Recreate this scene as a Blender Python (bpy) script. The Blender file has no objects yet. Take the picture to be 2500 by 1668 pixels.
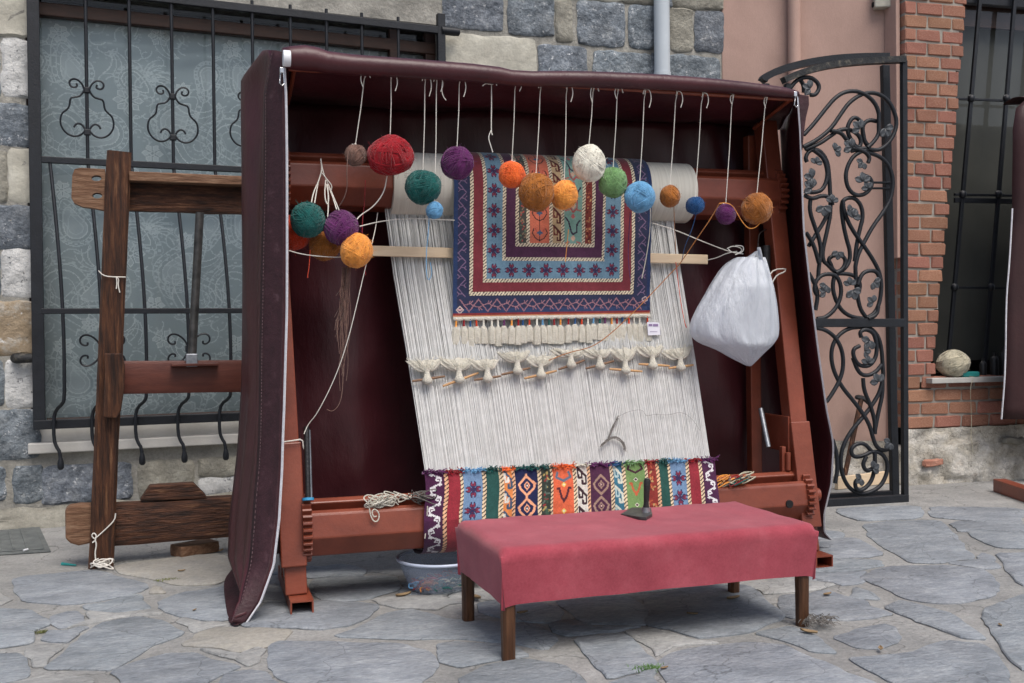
import bpy, bmesh, math, random
import numpy as np
from mathutils import Vector, Matrix, noise
random.seed(7); RNG = np.random.default_rng(7)
SC = bpy.context.scene
COL = SC.collection
rad = math.radians

# ------------------------------------------------------------------ camera
CAM_H = 1.05
YAW, PITCH, ROLL, FPX = 15.0, 0.66, 0.6, 2500.0
def _axes():
    y, p, r = rad(YAW), rad(PITCH), rad(ROLL)
    F = Vector((math.sin(y)*math.cos(p), math.cos(y)*math.cos(p), -math.sin(p)))
    R0 = Vector((math.cos(y), -math.sin(y), 0)); U0 = R0.cross(F)
    R = R0*math.cos(r) - U0*math.sin(r); U = U0*math.cos(r) + R0*math.sin(r)
    return F, R, U
CF, CR, CU = _axes()
CP = Vector((0, 0, CAM_H))
cam = bpy.data.cameras.new('camera'); camo = bpy.data.objects.new('camera', cam)
COL.objects.link(camo); SC.camera = camo
cam.sensor_width = 36; cam.lens = 36*FPX/2500; cam.clip_end = 500; cam.clip_start = 0.05
camo.matrix_world = Matrix(((CR.x, CU.x, -CF.x, CP.x), (CR.y, CU.y, -CF.y, CP.y), (CR.z, CU.z, -CF.z, CP.z), (0, 0, 0, 1)))

# ------------------------------------------------------------------ sky, sun, exposure
SUN_EL, SUN_AZ = 60.0, 165.0      # azimuth: compass degrees from +Y, clockwise; light comes from there
w = bpy.data.worlds.new('World'); SC.world = w; w.use_nodes = True
nt = w.node_tree; nt.nodes.clear()
sky = nt.nodes.new('ShaderNodeTexSky'); sky.sky_type = 'NISHITA'; sky.sun_disc = False
sky.sun_elevation = rad(SUN_EL); sky.sun_rotation = rad(SUN_AZ)
sky.dust_density = 4.0; sky.air_density = 1.0; sky.ozone_density = 1.0
bg = nt.nodes.new('ShaderNodeBackground'); bg.inputs['Strength'].default_value = 0.085
out = nt.nodes.new('ShaderNodeOutputWorld')
nt.links.new(sky.outputs[0], bg.inputs[0]); nt.links.new(bg.outputs[0], out.inputs[0])
sl = bpy.data.lights.new('sun', 'SUN'); sl.energy = 1.5; sl.angle = rad(36); sl.color = (1, .965, .92)
so = bpy.data.objects.new('sun', sl); COL.objects.link(so)
_d = Vector((math.sin(rad(SUN_AZ))*math.cos(rad(SUN_EL)), math.cos(rad(SUN_AZ))*math.cos(rad(SUN_EL)), math.sin(rad(SUN_EL))))
so.rotation_euler = _d.to_track_quat('Z', 'Y').to_euler(); so.location = (0, 0, 8)
vs = SC.view_settings; vs.view_transform = 'Standard'; vs.look = 'None'; vs.exposure = 0.74; vs.gamma = 1.0

# ------------------------------------------------------------------ image measurements -> places in the world
def ray(px, py): return CF + CR*((px-1250)/FPX) + CU*((834-py)/FPX)
def hit(px, py, p0, n):
    d = ray(px, py); return CP + d*((p0-CP).dot(n)/d.dot(n))
def gnd(px, py, z=0.0): return hit(px, py, Vector((0, 0, z)), Vector((0, 0, 1)))
def zz(ox, oy, s, pts): return [(ox+x/s, oy+y/s) for x, y in pts]
def camxy(lat, dep):
    y = rad(YAW); return Vector((lat*math.cos(y)+dep*math.sin(y), -lat*math.sin(y)+dep*math.cos(y), 0))
class Frame:                      # an upright frame: x along, y away from the camera, z up
    def __init__(s, o, deg):
        s.o = Vector(o); a = rad(deg); s.deg = deg
        s.X = Vector((math.cos(a), math.sin(a), 0)); s.Y = Vector((-math.sin(a), math.cos(a), 0)); s.Z = Vector((0, 0, 1))
    def p(s, x, y, z): return s.o + s.X*x + s.Y*y + s.Z*z
    def px(s, px, py, c=0.0, k=0.0):          # pixel on the plane y = c + k z
        d = ray(px, py); r = CP - s.o
        t = (c + k*r.z - r.dot(s.Y)) / (d.dot(s.Y) - k*d.z)
        return CP + d*t
    def loc(s, P):
        r = Vector(P) - s.o; return Vector((r.dot(s.X), r.dot(s.Y), r.z))
    def lpx(s, px, py, c=0.0, k=0.0): return s.loc(s.px(px, py, c, k))
LOOM = Frame(camxy(-.787, 3.77), 17-YAW)
BEN = Frame(camxy(-.022, 3.24), 18.5-YAW)
WIN = Frame(camxy(-2.675, 5.62), 23-YAW)
_j = WIN.p(2.44, 0, 0)
STO = Frame(_j, 0)                            # stone and pink walls
BRK = Frame(camxy(.4224*6.84, 6.84), 0)
GAT = Frame(camxy(.383*6.1, 6.1), 0)
OLD = Frame(camxy(-1.85, 4.61), 21-YAW)

# ------------------------------------------------------------------ mesh collecting
class MB:
    def __init__(s): s.v = []; s.f = []; s.mi = []
    def add(s, vs, fs, m=0):
        b = len(s.v); s.v += [Vector(v) for v in vs]; s.f += [tuple(b+i for i in f) for f in fs]; s.mi += [m]*len(fs); return s
    def box(s, c, X, Y, Z, sx, sy, sz, m=0):
        c = Vector(c); vs = [c + X*(sx*a/2) + Y*(sy*b/2) + Z*(sz*d/2) for a in (-1, 1) for b in (-1, 1) for d in (-1, 1)]
        return s.add(vs, [(0, 1, 3, 2), (4, 6, 7, 5), (0, 4, 5, 1), (2, 3, 7, 6), (0, 2, 6, 4), (1, 5, 7, 3)], m)
    def bar(s, A, B, w, d, side, m=0):        # a box from A to B; w along side, d across
        A, B = Vector(A), Vector(B); L = (B-A).normalized(); X = (side - L*side.dot(L)).normalized(); Y = L.cross(X)
        return s.box((A+B)/2, X, Y, L, w, d, (B-A).length, m)
    def tube(s, pts, r, n=6, closed=False, cap=True, m=0):
        pts = [Vector(p) for p in pts]; k = len(pts)
        if k < 2: return s
        rs = list(r) if isinstance(r, (list, tuple)) else [r]*k
        if len(rs) != k: rs = [float(q) for q in np.interp(np.linspace(0, 1, k), np.linspace(0, 1, len(rs)), rs)]
        T = []
        for i in range(k):
            a = pts[(i-1) % k] if (closed or i > 0) else pts[i]; b = pts[(i+1) % k] if (closed or i < k-1) else pts[i]
            t = (b-a); T.append(t.normalized() if t.length > 1e-9 else Vector((0, 0, 1)))
        up = Vector((0, 0, 1)) if abs(T[0].z) < .9 else Vector((1, 0, 0))
        N = (up - T[0]*up.dot(T[0])).normalized(); vs = []
        for i in range(k):
            N = N - T[i]*N.dot(T[i]); N = N.normalized() if N.length > 1e-6 else T[i].orthogonal().normalized()
            Bn = T[i].cross(N)
            for j in range(n):
                a = 2*math.pi*j/n; vs.append(pts[i] + (N*math.cos(a) + Bn*math.sin(a))*rs[i])
        fs = []
        for i in range(k if closed else k-1):
            for j in range(n):
                a, b = i*n+j, i*n+(j+1) % n; c, d = ((i+1) % k)*n+(j+1) % n, ((i+1) % k)*n+j
                fs.append((a, b, c, d))
        if cap and not closed: fs += [tuple(range(n-1, -1, -1)), tuple((k-1)*n+j for j in range(n))]
        return s.add(vs, fs, m)
    def loft(s, rings, caps=True, m=0, closed=True):
        n = len(rings[0]); vs = [p for r in rings for p in r]; fs = []
        for i in range(len(rings)-1):
            for j in range(n if closed else n-1):
                fs.append((i*n+j, i*n+(j+1) % n, (i+1)*n+(j+1) % n, (i+1)*n+j))
        if caps and closed: fs += [tuple(range(n-1, -1, -1)), tuple((len(rings)-1)*n+j for j in range(n))]
        return s.add(vs, fs, m)
    def prism(s, poly, d, m=0):               # planar outline pushed along d
        n = len(poly); d = Vector(d); vs = [Vector(p) for p in poly] + [Vector(p)+d for p in poly]
        return s.add(vs, [tuple(range(n-1, -1, -1)), tuple(range(n, 2*n))] + [(i, (i+1) % n, n+(i+1) % n, n+i) for i in range(n)], m)
    def grid(s, P, m=0):
        R_, C_ = len(P), len(P[0]); vs = [p for r in P for p in r]
        return s.add(vs, [(i*C_+j, i*C_+j+1, (i+1)*C_+j+1, (i+1)*C_+j) for i in range(R_-1) for j in range(C_-1)], m)
    def build(s, name, mat, parent=None, smooth=None, bevel=0, solid=0, subsurf=0, kind=None, label=None):
        me = bpy.data.meshes.new(name)
        off = Vector(parent.matrix_world.translation) if parent is not None else Vector((0, 0, 0))
        if parent is not None: off = root_of(parent)
        if parent is None and s.v:            # own origin at the base
            xs = [v.x for v in s.v]; ys = [v.y for v in s.v]; zs = [v.z for v in s.v]
            off = Vector(((min(xs)+max(xs))/2, (min(ys)+max(ys))/2, min(zs)))
        me.from_pydata([v-off for v in s.v], [], s.f)
        for m_ in (mat if isinstance(mat, (list, tuple)) else [mat]): me.materials.append(m_)
        if len(me.materials) > 1: me.polygons.foreach_set('material_index', s.mi)
        me.validate(); 
        bm = bmesh.new(); bm.from_mesh(me); bmesh.ops.recalc_face_normals(bm, faces=bm.faces); bm.to_mesh(me); bm.free()
        return finish(me, name, parent, off, smooth, bevel, solid, subsurf, kind, label)
ROOTPOS = {}
def root_of(o): return ROOTPOS[o.name]
def finish(me, name, parent, off, smooth=None, bevel=0, solid=0, subsurf=0, kind=None, label=None):
    o = bpy.data.objects.new(name, me); COL.objects.link(o)
    if smooth:
        me.polygons.foreach_set('use_smooth', [True]*len(me.polygons))
        if smooth < 179: me.set_sharp_from_angle(angle=rad(smooth))
    if parent is not None: o.parent = parent
    else: o.location = off
    ROOTPOS[o.name] = Vector(off)
    if solid: m_ = o.modifiers.new('solid', 'SOLIDIFY'); m_.thickness = solid; m_.offset = 0
    if subsurf: m_ = o.modifiers.new('sub', 'SUBSURF'); m_.levels = subsurf; m_.render_levels = subsurf
    if bevel:
        m_ = o.modifiers.new('bevel', 'BEVEL'); m_.width = bevel; m_.segments = 2; m_.limit_method = 'ANGLE'; m_.angle_limit = rad(35)
    if kind: o['kind'] = kind
    if label: o['label'] = label
    return o
def thing(name, label, cat, base, group=None):
    o = bpy.data.objects.new(name, None); COL.objects.link(o); o.location = Vector(base); o.empty_display_size = .05
    ROOTPOS[o.name] = Vector(base); tag(o, label, cat, group); return o
def tag(o, label, cat, group=None):
    o['label'] = label; o['category'] = cat
    if group: o['group'] = group
    return o
def struct(o): o['kind'] = 'structure'; return o
def smoothpts(pts, it=2, closed=False):
    pts = [Vector(p) for p in pts]
    for _ in range(it):
        q = []; n = len(pts)
        if not closed: q.append(pts[0])
        for i in range(n if closed else n-1):
            a, b = pts[i], pts[(i+1) % n]; q += [a*.75+b*.25, a*.25+b*.75]
        if not closed: q.append(pts[-1])
        pts = q
    return pts

# ------------------------------------------------------------------ materials
def lin(r, g, b):
    f = lambda c: (c/255/12.92) if c/255 <= .04045 else ((c/255+.055)/1.055)**2.4
    return (f(r), f(g), f(b), 1)
def nod(nt, t, **kw):
    n = nt.nodes.new(t)
    for k, v in kw.items(): setattr(n, k, v)
    return n
def mat(name, stops, scale=8, detail=6, rough=.7, bump=0.0, bscale=60, stretch=(1, 1, 1), rvar=0.0, hvar=0.0, spec=.4, metal=0.0, sheen=0.0,
        dist=.0, flecks=None, rough_var=0.0, coat=0.0, trans=0.0, alpha=1.0, sss=0.0, nrough=.6, bdist=.01, bstretch=None, speck=None, cracks=None, stain=None):
    """stops: [(pos, (r,g,b sRGB 0-255))...] along a noise"""
    m = bpy.data.materials.new(name); m.use_nodes = True; nt = m.node_tree; L = nt.links.new
    b = nt.nodes['Principled BSDF']; b.inputs['Roughness'].default_value = rough; b.inputs['Specular IOR Level'].default_value = spec
    b.inputs['Metallic'].default_value = metal
    if sheen: b.inputs['Sheen Weight'].default_value = sheen; b.inputs['Sheen Roughness'].default_value = .5
    if coat: b.inputs['Coat Weight'].default_value = coat; b.inputs['Coat Roughness'].default_value = .25
    if trans: b.inputs['Transmission Weight'].default_value = trans
    if alpha < 1: b.inputs['Alpha'].default_value = alpha
    if sss: b.inputs['Subsurface Weight'].default_value = sss; b.inputs['Subsurface Scale'].default_value = .02
    tc = nod(nt, 'ShaderNodeTexCoord'); mp = nod(nt, 'ShaderNodeMapping'); mp.inputs['Scale'].default_value = stretch
    oi = nod(nt, 'ShaderNodeObjectInfo')
    add = nod(nt, 'ShaderNodeVectorMath', operation='ADD')
    if rvar or hvar:
        mul = nod(nt, 'ShaderNodeMath', operation='MULTIPLY'); mul.inputs[1].default_value = 37.0; L(oi.outputs['Random'], mul.inputs[0])
        L(tc.outputs['Object'], add.inputs[0]); L(mul.outputs[0], add.inputs[1]); L(add.outputs[0], mp.inputs['Vector'])
    else: L(tc.outputs['Object'], mp.inputs['Vector'])
    nz = nod(nt, 'ShaderNodeTexNoise'); nz.inputs['Scale'].default_value = scale; nz.inputs['Detail'].default_value = detail
    nz.inputs['Roughness'].default_value = nrough; nz.inputs['Distortion'].default_value = dist
    L(mp.outputs[0], nz.inputs['Vector'])
    cr = nod(nt, 'ShaderNodeValToRGB'); el = cr.color_ramp.elements
    while len(el) < len(stops): el.new(.5)
    for e, (p, c) in zip(el, stops): e.position = p; e.color = lin(*c)
    L(nz.outputs['Fac'], cr.inputs[0]); colr = cr.outputs[0]
    if flecks:                                # (sRGB, scale, threshold)
        n2 = nod(nt, 'ShaderNodeTexNoise'); n2.inputs['Scale'].default_value = flecks[1]; n2.inputs['Detail'].default_value = 8; n2.inputs['Roughness'].default_value = .75
        L(mp.outputs[0], n2.inputs['Vector'])
        mr = nod(nt, 'ShaderNodeMapRange'); mr.inputs[1].default_value = flecks[2]; mr.inputs[2].default_value = flecks[2]+.07
        L(n2.outputs['Fac'], mr.inputs[0])
        mx = nod(nt, 'ShaderNodeMix', data_type='RGBA'); L(mr.outputs[0], mx.inputs[0]); L(colr, mx.inputs[6]); mx.inputs[7].default_value = lin(*flecks[0]); colr = mx.outputs[2]
    def mulval(fac, colr):
        hv = nod(nt, 'ShaderNodeHueSaturation'); L(fac, hv.inputs['Value']); L(colr, hv.inputs['Color']); return hv.outputs[0]
    if speck:                                 # (amount, scale) fine mottling
        n4 = nod(nt, 'ShaderNodeTexNoise'); n4.inputs['Scale'].default_value = speck[1]; n4.inputs['Detail'].default_value = 6; n4.inputs['Roughness'].default_value = .8; L(mp.outputs[0], n4.inputs['Vector'])
        r4 = nod(nt, 'ShaderNodeMapRange'); r4.inputs[1].default_value = .32; r4.inputs[2].default_value = .68; r4.inputs[3].default_value = 1-speck[0]; r4.inputs[4].default_value = 1+speck[0]; L(n4.outputs['Fac'], r4.inputs[0]); colr = mulval(r4.outputs[0], colr)
    if stain:                                 # (amount, scale) broad uneven weathering
        n5 = nod(nt, 'ShaderNodeTexNoise'); n5.inputs['Scale'].default_value = stain[1]; n5.inputs['Detail'].default_value = 7; n5.inputs['Distortion'].default_value = .6; L(tc.outputs['Object'], n5.inputs['Vector'])
        r5 = nod(nt, 'ShaderNodeMapRange'); r5.inputs[1].default_value = .35; r5.inputs[2].default_value = .65; r5.inputs[3].default_value = 1-stain[0]; r5.inputs[4].default_value = 1+stain[0]; L(n5.outputs['Fac'], r5.inputs[0]); colr = mulval(r5.outputs[0], colr)
    if cracks:                                # (scale, width, darkness)
        n6 = nod(nt, 'ShaderNodeTexNoise'); n6.inputs['Scale'].default_value = cracks[0]*1.7; n6.inputs['Detail'].default_value = 6; L(tc.outputs['Object'], n6.inputs['Vector'])
        va = nod(nt, 'ShaderNodeVectorMath', operation='MULTIPLY_ADD'); va.inputs[1].default_value = (.5, .5, .5); L(n6.outputs['Color'], va.inputs[0]); L(tc.outputs['Object'], va.inputs[2])
        vo = nod(nt, 'ShaderNodeTexVoronoi', feature='DISTANCE_TO_EDGE'); vo.inputs['Scale'].default_value = cracks[0]; L(va.outputs[0], vo.inputs['Vector'])
        r6 = nod(nt, 'ShaderNodeMapRange'); r6.inputs[2].default_value = cracks[1]; r6.inputs[3].default_value = cracks[2]; r6.inputs[4].default_value = 1; L(vo.outputs['Distance'], r6.inputs[0]); colr = mulval(r6.outputs[0], colr)
    if rvar or hvar:
        hs = nod(nt, 'ShaderNodeHueSaturation')
        r1 = nod(nt, 'ShaderNodeMapRange'); r1.inputs[3].default_value = 1-rvar; r1.inputs[4].default_value = 1+rvar; L(oi.outputs['Random'], r1.inputs[0]); L(r1.outputs[0], hs.inputs['Value'])
        if hvar:
            m2 = nod(nt, 'ShaderNodeMath', operation='MULTIPLY'); m2.inputs[1].default_value = 7.13; L(oi.outputs['Random'], m2.inputs[0])
            m3 = nod(nt, 'ShaderNodeMath', operation='FRACT'); L(m2.outputs[0], m3.inputs[0])
            r2 = nod(nt, 'ShaderNodeMapRange'); r2.inputs[3].default_value = .5-hvar; r2.inputs[4].default_value = .5+hvar; L(m3.outputs[0], r2.inputs[0]); L(r2.outputs[0], hs.inputs['Hue'])
        L(colr, hs.inputs['Color']); colr = hs.outputs[0]
    L(colr, b.inputs['Base Color'])
    if rough_var:
        r3 = nod(nt, 'ShaderNodeMapRange'); r3.inputs[3].default_value = rough-rough_var; r3.inputs[4].default_value = rough+rough_var; L(nz.outputs['Fac'], r3.inputs[0]); L(r3.outputs[0], b.inputs['Roughness'])
    if bump:
        n3 = nod(nt, 'ShaderNodeTexNoise'); n3.inputs['Scale'].default_value = bscale; n3.inputs['Detail'].default_value = 8; n3.inputs['Roughness'].default_value = .65
        if bstretch:
            mp2 = nod(nt, 'ShaderNodeMapping'); mp2.inputs['Scale'].default_value = bstretch; L(tc.outputs['Object'], mp2.inputs[0]); L(mp2.outputs[0], n3.inputs['Vector'])
        else: L(mp.outputs[0], n3.inputs['Vector'])
        bp = nod(nt, 'ShaderNodeBump'); bp.inputs['Strength'].default_value = bump; bp.inputs['Distance'].default_value = bdist
        L(n3.outputs['Fac'], bp.inputs['Height']); L(bp.outputs[0], b.inputs['Normal'])
    return m
def mat_attr(name, rough=.9, bump=.5, bscale=500, sheen=.3, var=.12, vscale=40, spec=.2):     # colour of each knot is stored on its face
    m = bpy.data.materials.new(name); m.use_nodes = True; nt = m.node_tree; L = nt.links.new
    b = nt.nodes['Principled BSDF']; b.inputs['Roughness'].default_value = rough; b.inputs['Specular IOR Level'].default_value = spec
    if sheen: b.inputs['Sheen Weight'].default_value = sheen
    at = nod(nt, 'ShaderNodeAttribute', attribute_name='knot'); tc = nod(nt, 'ShaderNodeTexCoord')
    nz = nod(nt, 'ShaderNodeTexNoise'); nz.inputs['Scale'].default_value = vscale; nz.inputs['Detail'].default_value = 5; L(tc.outputs['Object'], nz.inputs['Vector'])
    mr = nod(nt, 'ShaderNodeMapRange'); mr.inputs[1].default_value = .3; mr.inputs[2].default_value = .7; mr.inputs[3].default_value = 1-var; mr.inputs[4].default_value = 1+var; L(nz.outputs['Fac'], mr.inputs[0])
    hs = nod(nt, 'ShaderNodeHueSaturation'); L(at.outputs['Color'], hs.inputs['Color']); L(mr.outputs[0], hs.inputs['Value']); L(hs.outputs[0], b.inputs['Base Color'])
    n3 = nod(nt, 'ShaderNodeTexNoise'); n3.inputs['Scale'].default_value = bscale; n3.inputs['Detail'].default_value = 3; L(tc.outputs['Object'], n3.inputs['Vector'])
    bp = nod(nt, 'ShaderNodeBump'); bp.inputs['Strength'].default_value = bump; bp.inputs['Distance'].default_value = .003; L(n3.outputs['Fac'], bp.inputs['Height']); L(bp.outputs[0], b.inputs['Normal'])
    return m
def glass(name, tint=(1, 1, 1, 1), ior=1.45, refl=1.0):
    m = bpy.data.materials.new(name); m.use_nodes = True; nt = m.node_tree; L = nt.links.new; nt.nodes.clear()
    o = nod(nt, 'ShaderNodeOutputMaterial'); mx = nod(nt, 'ShaderNodeMixShader'); tr = nod(nt, 'ShaderNodeBsdfTransparent'); gl = nod(nt, 'ShaderNodeBsdfGlossy')
    tr.inputs[0].default_value = tint; gl.inputs['Roughness'].default_value = .03; fr = nod(nt, 'ShaderNodeFresnel'); fr.inputs[0].default_value = ior
    L(fr.outputs[0], mx.inputs[0]); L(tr.outputs[0], mx.inputs[1]); L(gl.outputs[0], mx.inputs[2]); L(mx.outputs[0], o.inputs[0]); return m
M = {}
M['mortar'] = mat('mortar', [(.25, (118, 119, 118)), (.42, (140, 140, 138)), (.55, (152, 151, 148)), (.75, (166, 166, 164))], 3.5, 14, .92, .9, 38, flecks=((184, 184, 182), 11, .66), nrough=.72, bdist=.015, speck=(.22, 55), stain=(.14, 1.6), cracks=(2.1, .012, .55))
M['flag'] = mat('flagstone', [(.25, (102, 108, 114)), (.42, (130, 136, 142)), (.55, (145, 150, 155)), (.75, (172, 175, 177))], 7, 15, .8, 1.0, 34, rvar=.10, hvar=.01, flecks=((188, 190, 192), 60, .66), nrough=.78, stretch=(.8, 1.7, 1), bdist=.014, speck=(.26, 48), stain=(.12, 3.5), cracks=(1.6, .006, .6))
M['flagwarm'] = mat('flagstone_ochre', [(.3, (140, 139, 136)), (.55, (156, 152, 143)), (.75, (158, 160, 160))], 4, 12, .85, .8, 38, rvar=.05, nrough=.72, speck=(.2, 50), stain=(.1, 3))
M['slate'] = mat('slate_block', [(.3, (86, 93, 101)), (.45, (108, 116, 124)), (.55, (126, 133, 140)), (.72, (152, 156, 158))], 10, 14, .78, 1.0, 22, rvar=.18, hvar=.012, flecks=((206, 208, 210), 26, .585), nrough=.78, bdist=.03, speck=(.25, 40), stain=(.22, 8))
M['cream'] = mat('cream_block', [(.3, (172, 168, 156)), (.6, (190, 187, 174)), (.8, (202, 199, 189))], 7, 12, .85, .7, 30, rvar=.05, speck=(.1, 50), stain=(.12, 5), flecks=((150, 144, 130), 30, .66))
M['whitestone'] = mat('white_block', [(.3, (150, 152, 152)), (.5, (200, 200, 198)), (.75, (216, 216, 214))], 10, 10, .8, .9, 22, rvar=.05, flecks=((70, 74, 80), 34, .58), bdist=.02)
M['brownstone'] = mat('brown_block', [(.3, (128, 112, 90)), (.5, (150, 134, 112)), (.7, (176, 174, 168))], 9, 10, .85, .9, 24, rvar=.1, flecks=((205, 205, 203), 20, .6), bdist=.02)
M['greystone'] = mat('grey_block', [(.3, (128, 125, 115)), (.6, (152, 149, 138)), (.8, (166, 164, 155))], 8, 12, .85, .9, 28, rvar=.1, bdist=.02, speck=(.18, 45), stain=(.15, 6))
M['pointing'] = mat('wall_pointing', [(.3, (136, 134, 127)), (.7, (162, 159, 151))], 10, 12, .92, .9, 45, speck=(.2, 60), stain=(.18, 5))
M['pink'] = mat('pink_plaster', [(.3, (172, 142, 130)), (.6, (180, 150, 138)), (.8, (166, 136, 125))], 1.4, 8, .85, .2, 130, stain=(.10, 1.5), speck=(.05, 60), stretch=(1.6, 1.6, .5))
M['brick'] = mat('brick_face', [(.25, (144, 97, 78)), (.5, (162, 114, 94)), (.8, (184, 144, 124))], 16, 10, .88, .7, 60, rvar=.15, hvar=.012, speck=(.16, 70), flecks=((200, 176, 158), 40, .68))
M['brickmortar'] = mat('brick_mortar', [(.3, (140, 134, 125)), (.7, (164, 158, 149))], 14, 8, .95, .5, 70)
M['rubble'] = mat('rubble_base', [(.25, (140, 132, 118)), (.45, (176, 170, 158)), (.6, (190, 186, 178)), (.8, (160, 140, 120))], 7, 12, .92, 1.0, 25, flecks=((160, 104, 82), 7, .66), bdist=.02, speck=(.25, 40), stain=(.25, 6), cracks=(5, .02, .45))
M['iron'] = mat('black_iron', [(.3, (15, 18, 24)), (.7, (26, 30, 37))], 20, 6, .5, .25, 90, spec=.45)
M['ironworn'] = mat('worn_iron', [(.35, (30, 32, 36)), (.55, (44, 44, 44)), (.75, (110, 104, 92))], 26, 10, .6, .6, 60)
M['ironleaf'] = mat('iron_leaf', [(.3, (40, 44, 50)), (.7, (80, 84, 88))], 40, 6, .4, .3, 90, spec=.6)
M['sillstone'] = mat('sill_stone', [(.3, (170, 168, 162)), (.7, (196, 194, 190))], 4, 8, .6, .2, 50)
M['winwood'] = mat('window_wood', [(.3, (34, 18, 12)), (.7, (56, 30, 19))], 5, 8, .45, .2, 40, stretch=(1, 14, 14))
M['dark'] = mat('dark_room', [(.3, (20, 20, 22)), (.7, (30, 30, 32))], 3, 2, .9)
M['grey_backing'] = mat('backing_grey', [(.3, (64, 64, 60)), (.7, (76, 76, 72))], 2, 3, .8)
M['tarp'] = mat('maroon_tarp', [(.3, (60, 22, 28)), (.6, (69, 28, 34)), (.85, (84, 44, 50))], 4, 9, .40, .22, 3, spec=.5, rough_var=.12, flecks=((110, 80, 84), 80, .735), bdist=.05, stain=(.15, 3), bstretch=(1.6, 1.6, .7))
M['tarpworn'] = mat('maroon_tarp_border', [(.3, (46, 22, 27)), (.6, (60, 32, 38)), (.95, (110, 84, 90))], 22, 12, .55, .4, 60, spec=.4)
M['tarpdk'] = mat('dark_red_tarp', [(.3, (44, 20, 21)), (.7, (56, 27, 28))], 4, 6, .5, .3, 25)
M['zip'] = mat('zip_white', [(.3, (200, 200, 206)), (.7, (226, 226, 230))], 60, 3, .5)
M['chrome'] = mat('zip_metal', [(.3, (190, 190, 192)), (.7, (225, 225, 226))], 20, 2, .25, metal=.9)
M['whiteplastic'] = mat('white_plastic', [(.3, (222, 224, 228)), (.7, (232, 234, 238))], 6, 3, .35)
M['paint'] = mat('oxide_paint', [(.3, (112, 54, 38)), (.55, (126, 63, 45)), (.8, (136, 74, 56))], 4, 8, .38, .12, 60, spec=.45, flecks=((80, 44, 34), 55, .665), rough_var=.12, stain=(.13, 5), speck=(.07, 40))
M['woodz'] = mat('old_wood_upright', [(.34, (32, 19, 13)), (.45, (62, 38, 25)), (.56, (88, 54, 34)), (.68, (130, 94, 66))], 7, 14, .6, 1.0, 9, flecks=((156, 124, 96), 16, .68), bdist=.015, stretch=(9, 9, .7), nrough=.7)
M['woodx'] = mat('old_wood_along', [(.34, (32, 20, 14)), (.45, (62, 38, 26)), (.56, (88, 54, 36)), (.68, (126, 90, 64))], 7, 14, .65, 1.0, 9, bdist=.015, stretch=(.7, 9, 9), nrough=.7)
M['woodpale'] = mat('pale_old_wood', [(.25, (70, 46, 32)), (.5, (116, 84, 62)), (.75, (150, 122, 98))], 8, 12, .75, .9, 9, stretch=(.8, 9, 9), nrough=.7)
M['woodrail'] = mat('brown_rail', [(.3, (82, 44, 36)), (.7, (104, 58, 46))], 6, 8, .4, .2, 30, stretch=(1, 6, 6))
M['leg'] = mat('bench_leg_wood', [(.25, (52, 32, 20)), (.5, (84, 54, 34)), (.8, (112, 76, 50))], 7, 10, .5, .4, 12, stretch=(9, 9, .8))
M['slat'] = mat('pale_slat', [(.3, (214, 190, 158)), (.7, (226, 204, 174))], 6, 8, .6, .2, 20, stretch=(1, 14, 14))
M['stick'] = mat('twig_stick', [(.3, (168, 128, 88)), (.7, (206, 166, 120))], 20, 6, .7)
M['stickdk'] = mat('twig_stick_dark', [(.3, (106, 82, 64)), (.7, (140, 108, 84))], 20, 6, .7)
M['bench'] = mat('rose_felt', [(.3, (144, 60, 71)), (.5, (157, 70, 81)), (.75, (172, 88, 97))], 5, 14, .95, .5, 380, sheen=.2, spec=.1, speck=(.14, 130), stain=(.08, 4), flecks=((190, 124, 130), 160, .73), nrough=.7, bdist=.002)
M['creamwool'] = mat('cream_wool', [(.3, (206, 200, 184)), (.7, (228, 224, 210))], 60, 6, .95, .9, 200, sheen=.3, spec=.1)
M['warp'] = mat('warp_cotton', [(.3, (214, 214, 211)), (.7, (232, 232, 230))], 30, 4, .9, spec=.15)
M['string'] = mat('white_string', [(.3, (212, 208, 198)), (.7, (232, 228, 220))], 90, 4, .9, spec=.15)
M['bag'] = mat('bag_film', [(.3, (220, 225, 233)), (.7, (234, 239, 245))], 4, 5, .13, .6, 5, spec=.75, stretch=(4, 4, 1.0), bdist=.04, dist=.8)
_n = M['bag'].node_tree; _b = _n.nodes['Principled BSDF']; _o = [x for x in _n.nodes if x.type == 'OUTPUT_MATERIAL'][0]     # thin film: part of the light comes through
_t = nod(_n, 'ShaderNodeBsdfTranslucent'); _t.inputs[0].default_value = lin(220, 226, 236); _x = nod(_n, 'ShaderNodeMixShader'); _x.inputs[0].default_value = .3
_a = nod(_n, 'ShaderNodeBsdfTransparent'); _y = nod(_n, 'ShaderNodeMixShader'); _y.inputs[0].default_value = .06
_n.links.new(_b.outputs[0], _x.inputs[1]); _n.links.new(_t.outputs[0], _x.inputs[2]); _n.links.new(_x.outputs[0], _y.inputs[1]); _n.links.new(_a.outputs[0], _y.inputs[2]); _n.links.new(_y.outputs[0], _o.inputs[0])
M['bagshade'] = mat('bag_film_shaded', [(.3, (150, 154, 160)), (.7, (176, 180, 186))], 4, 5, .4)  # same film painted greyer, for the shade in the bag opening
M['pipe'] = mat('pipe_white', [(.3, (186, 194, 200)), (.7, (198, 206, 212))], 2, 4, .35, rough_var=.05)
M['steel'] = mat('steel_rod', [(.3, (120, 124, 130)), (.7, (170, 174, 180))], 30, 6, .4, metal=.6)
M['toolblack'] = mat('black_tool', [(.3, (22, 22, 24)), (.7, (44, 42, 42))], 30, 8, .4, .3, 80, spec=.5)
M['toolsteel'] = mat('worn_tool_steel', [(.3, (48, 48, 48)), (.7, (96, 94, 92))], 20, 8, .42, .2, 60, metal=.5)
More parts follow.
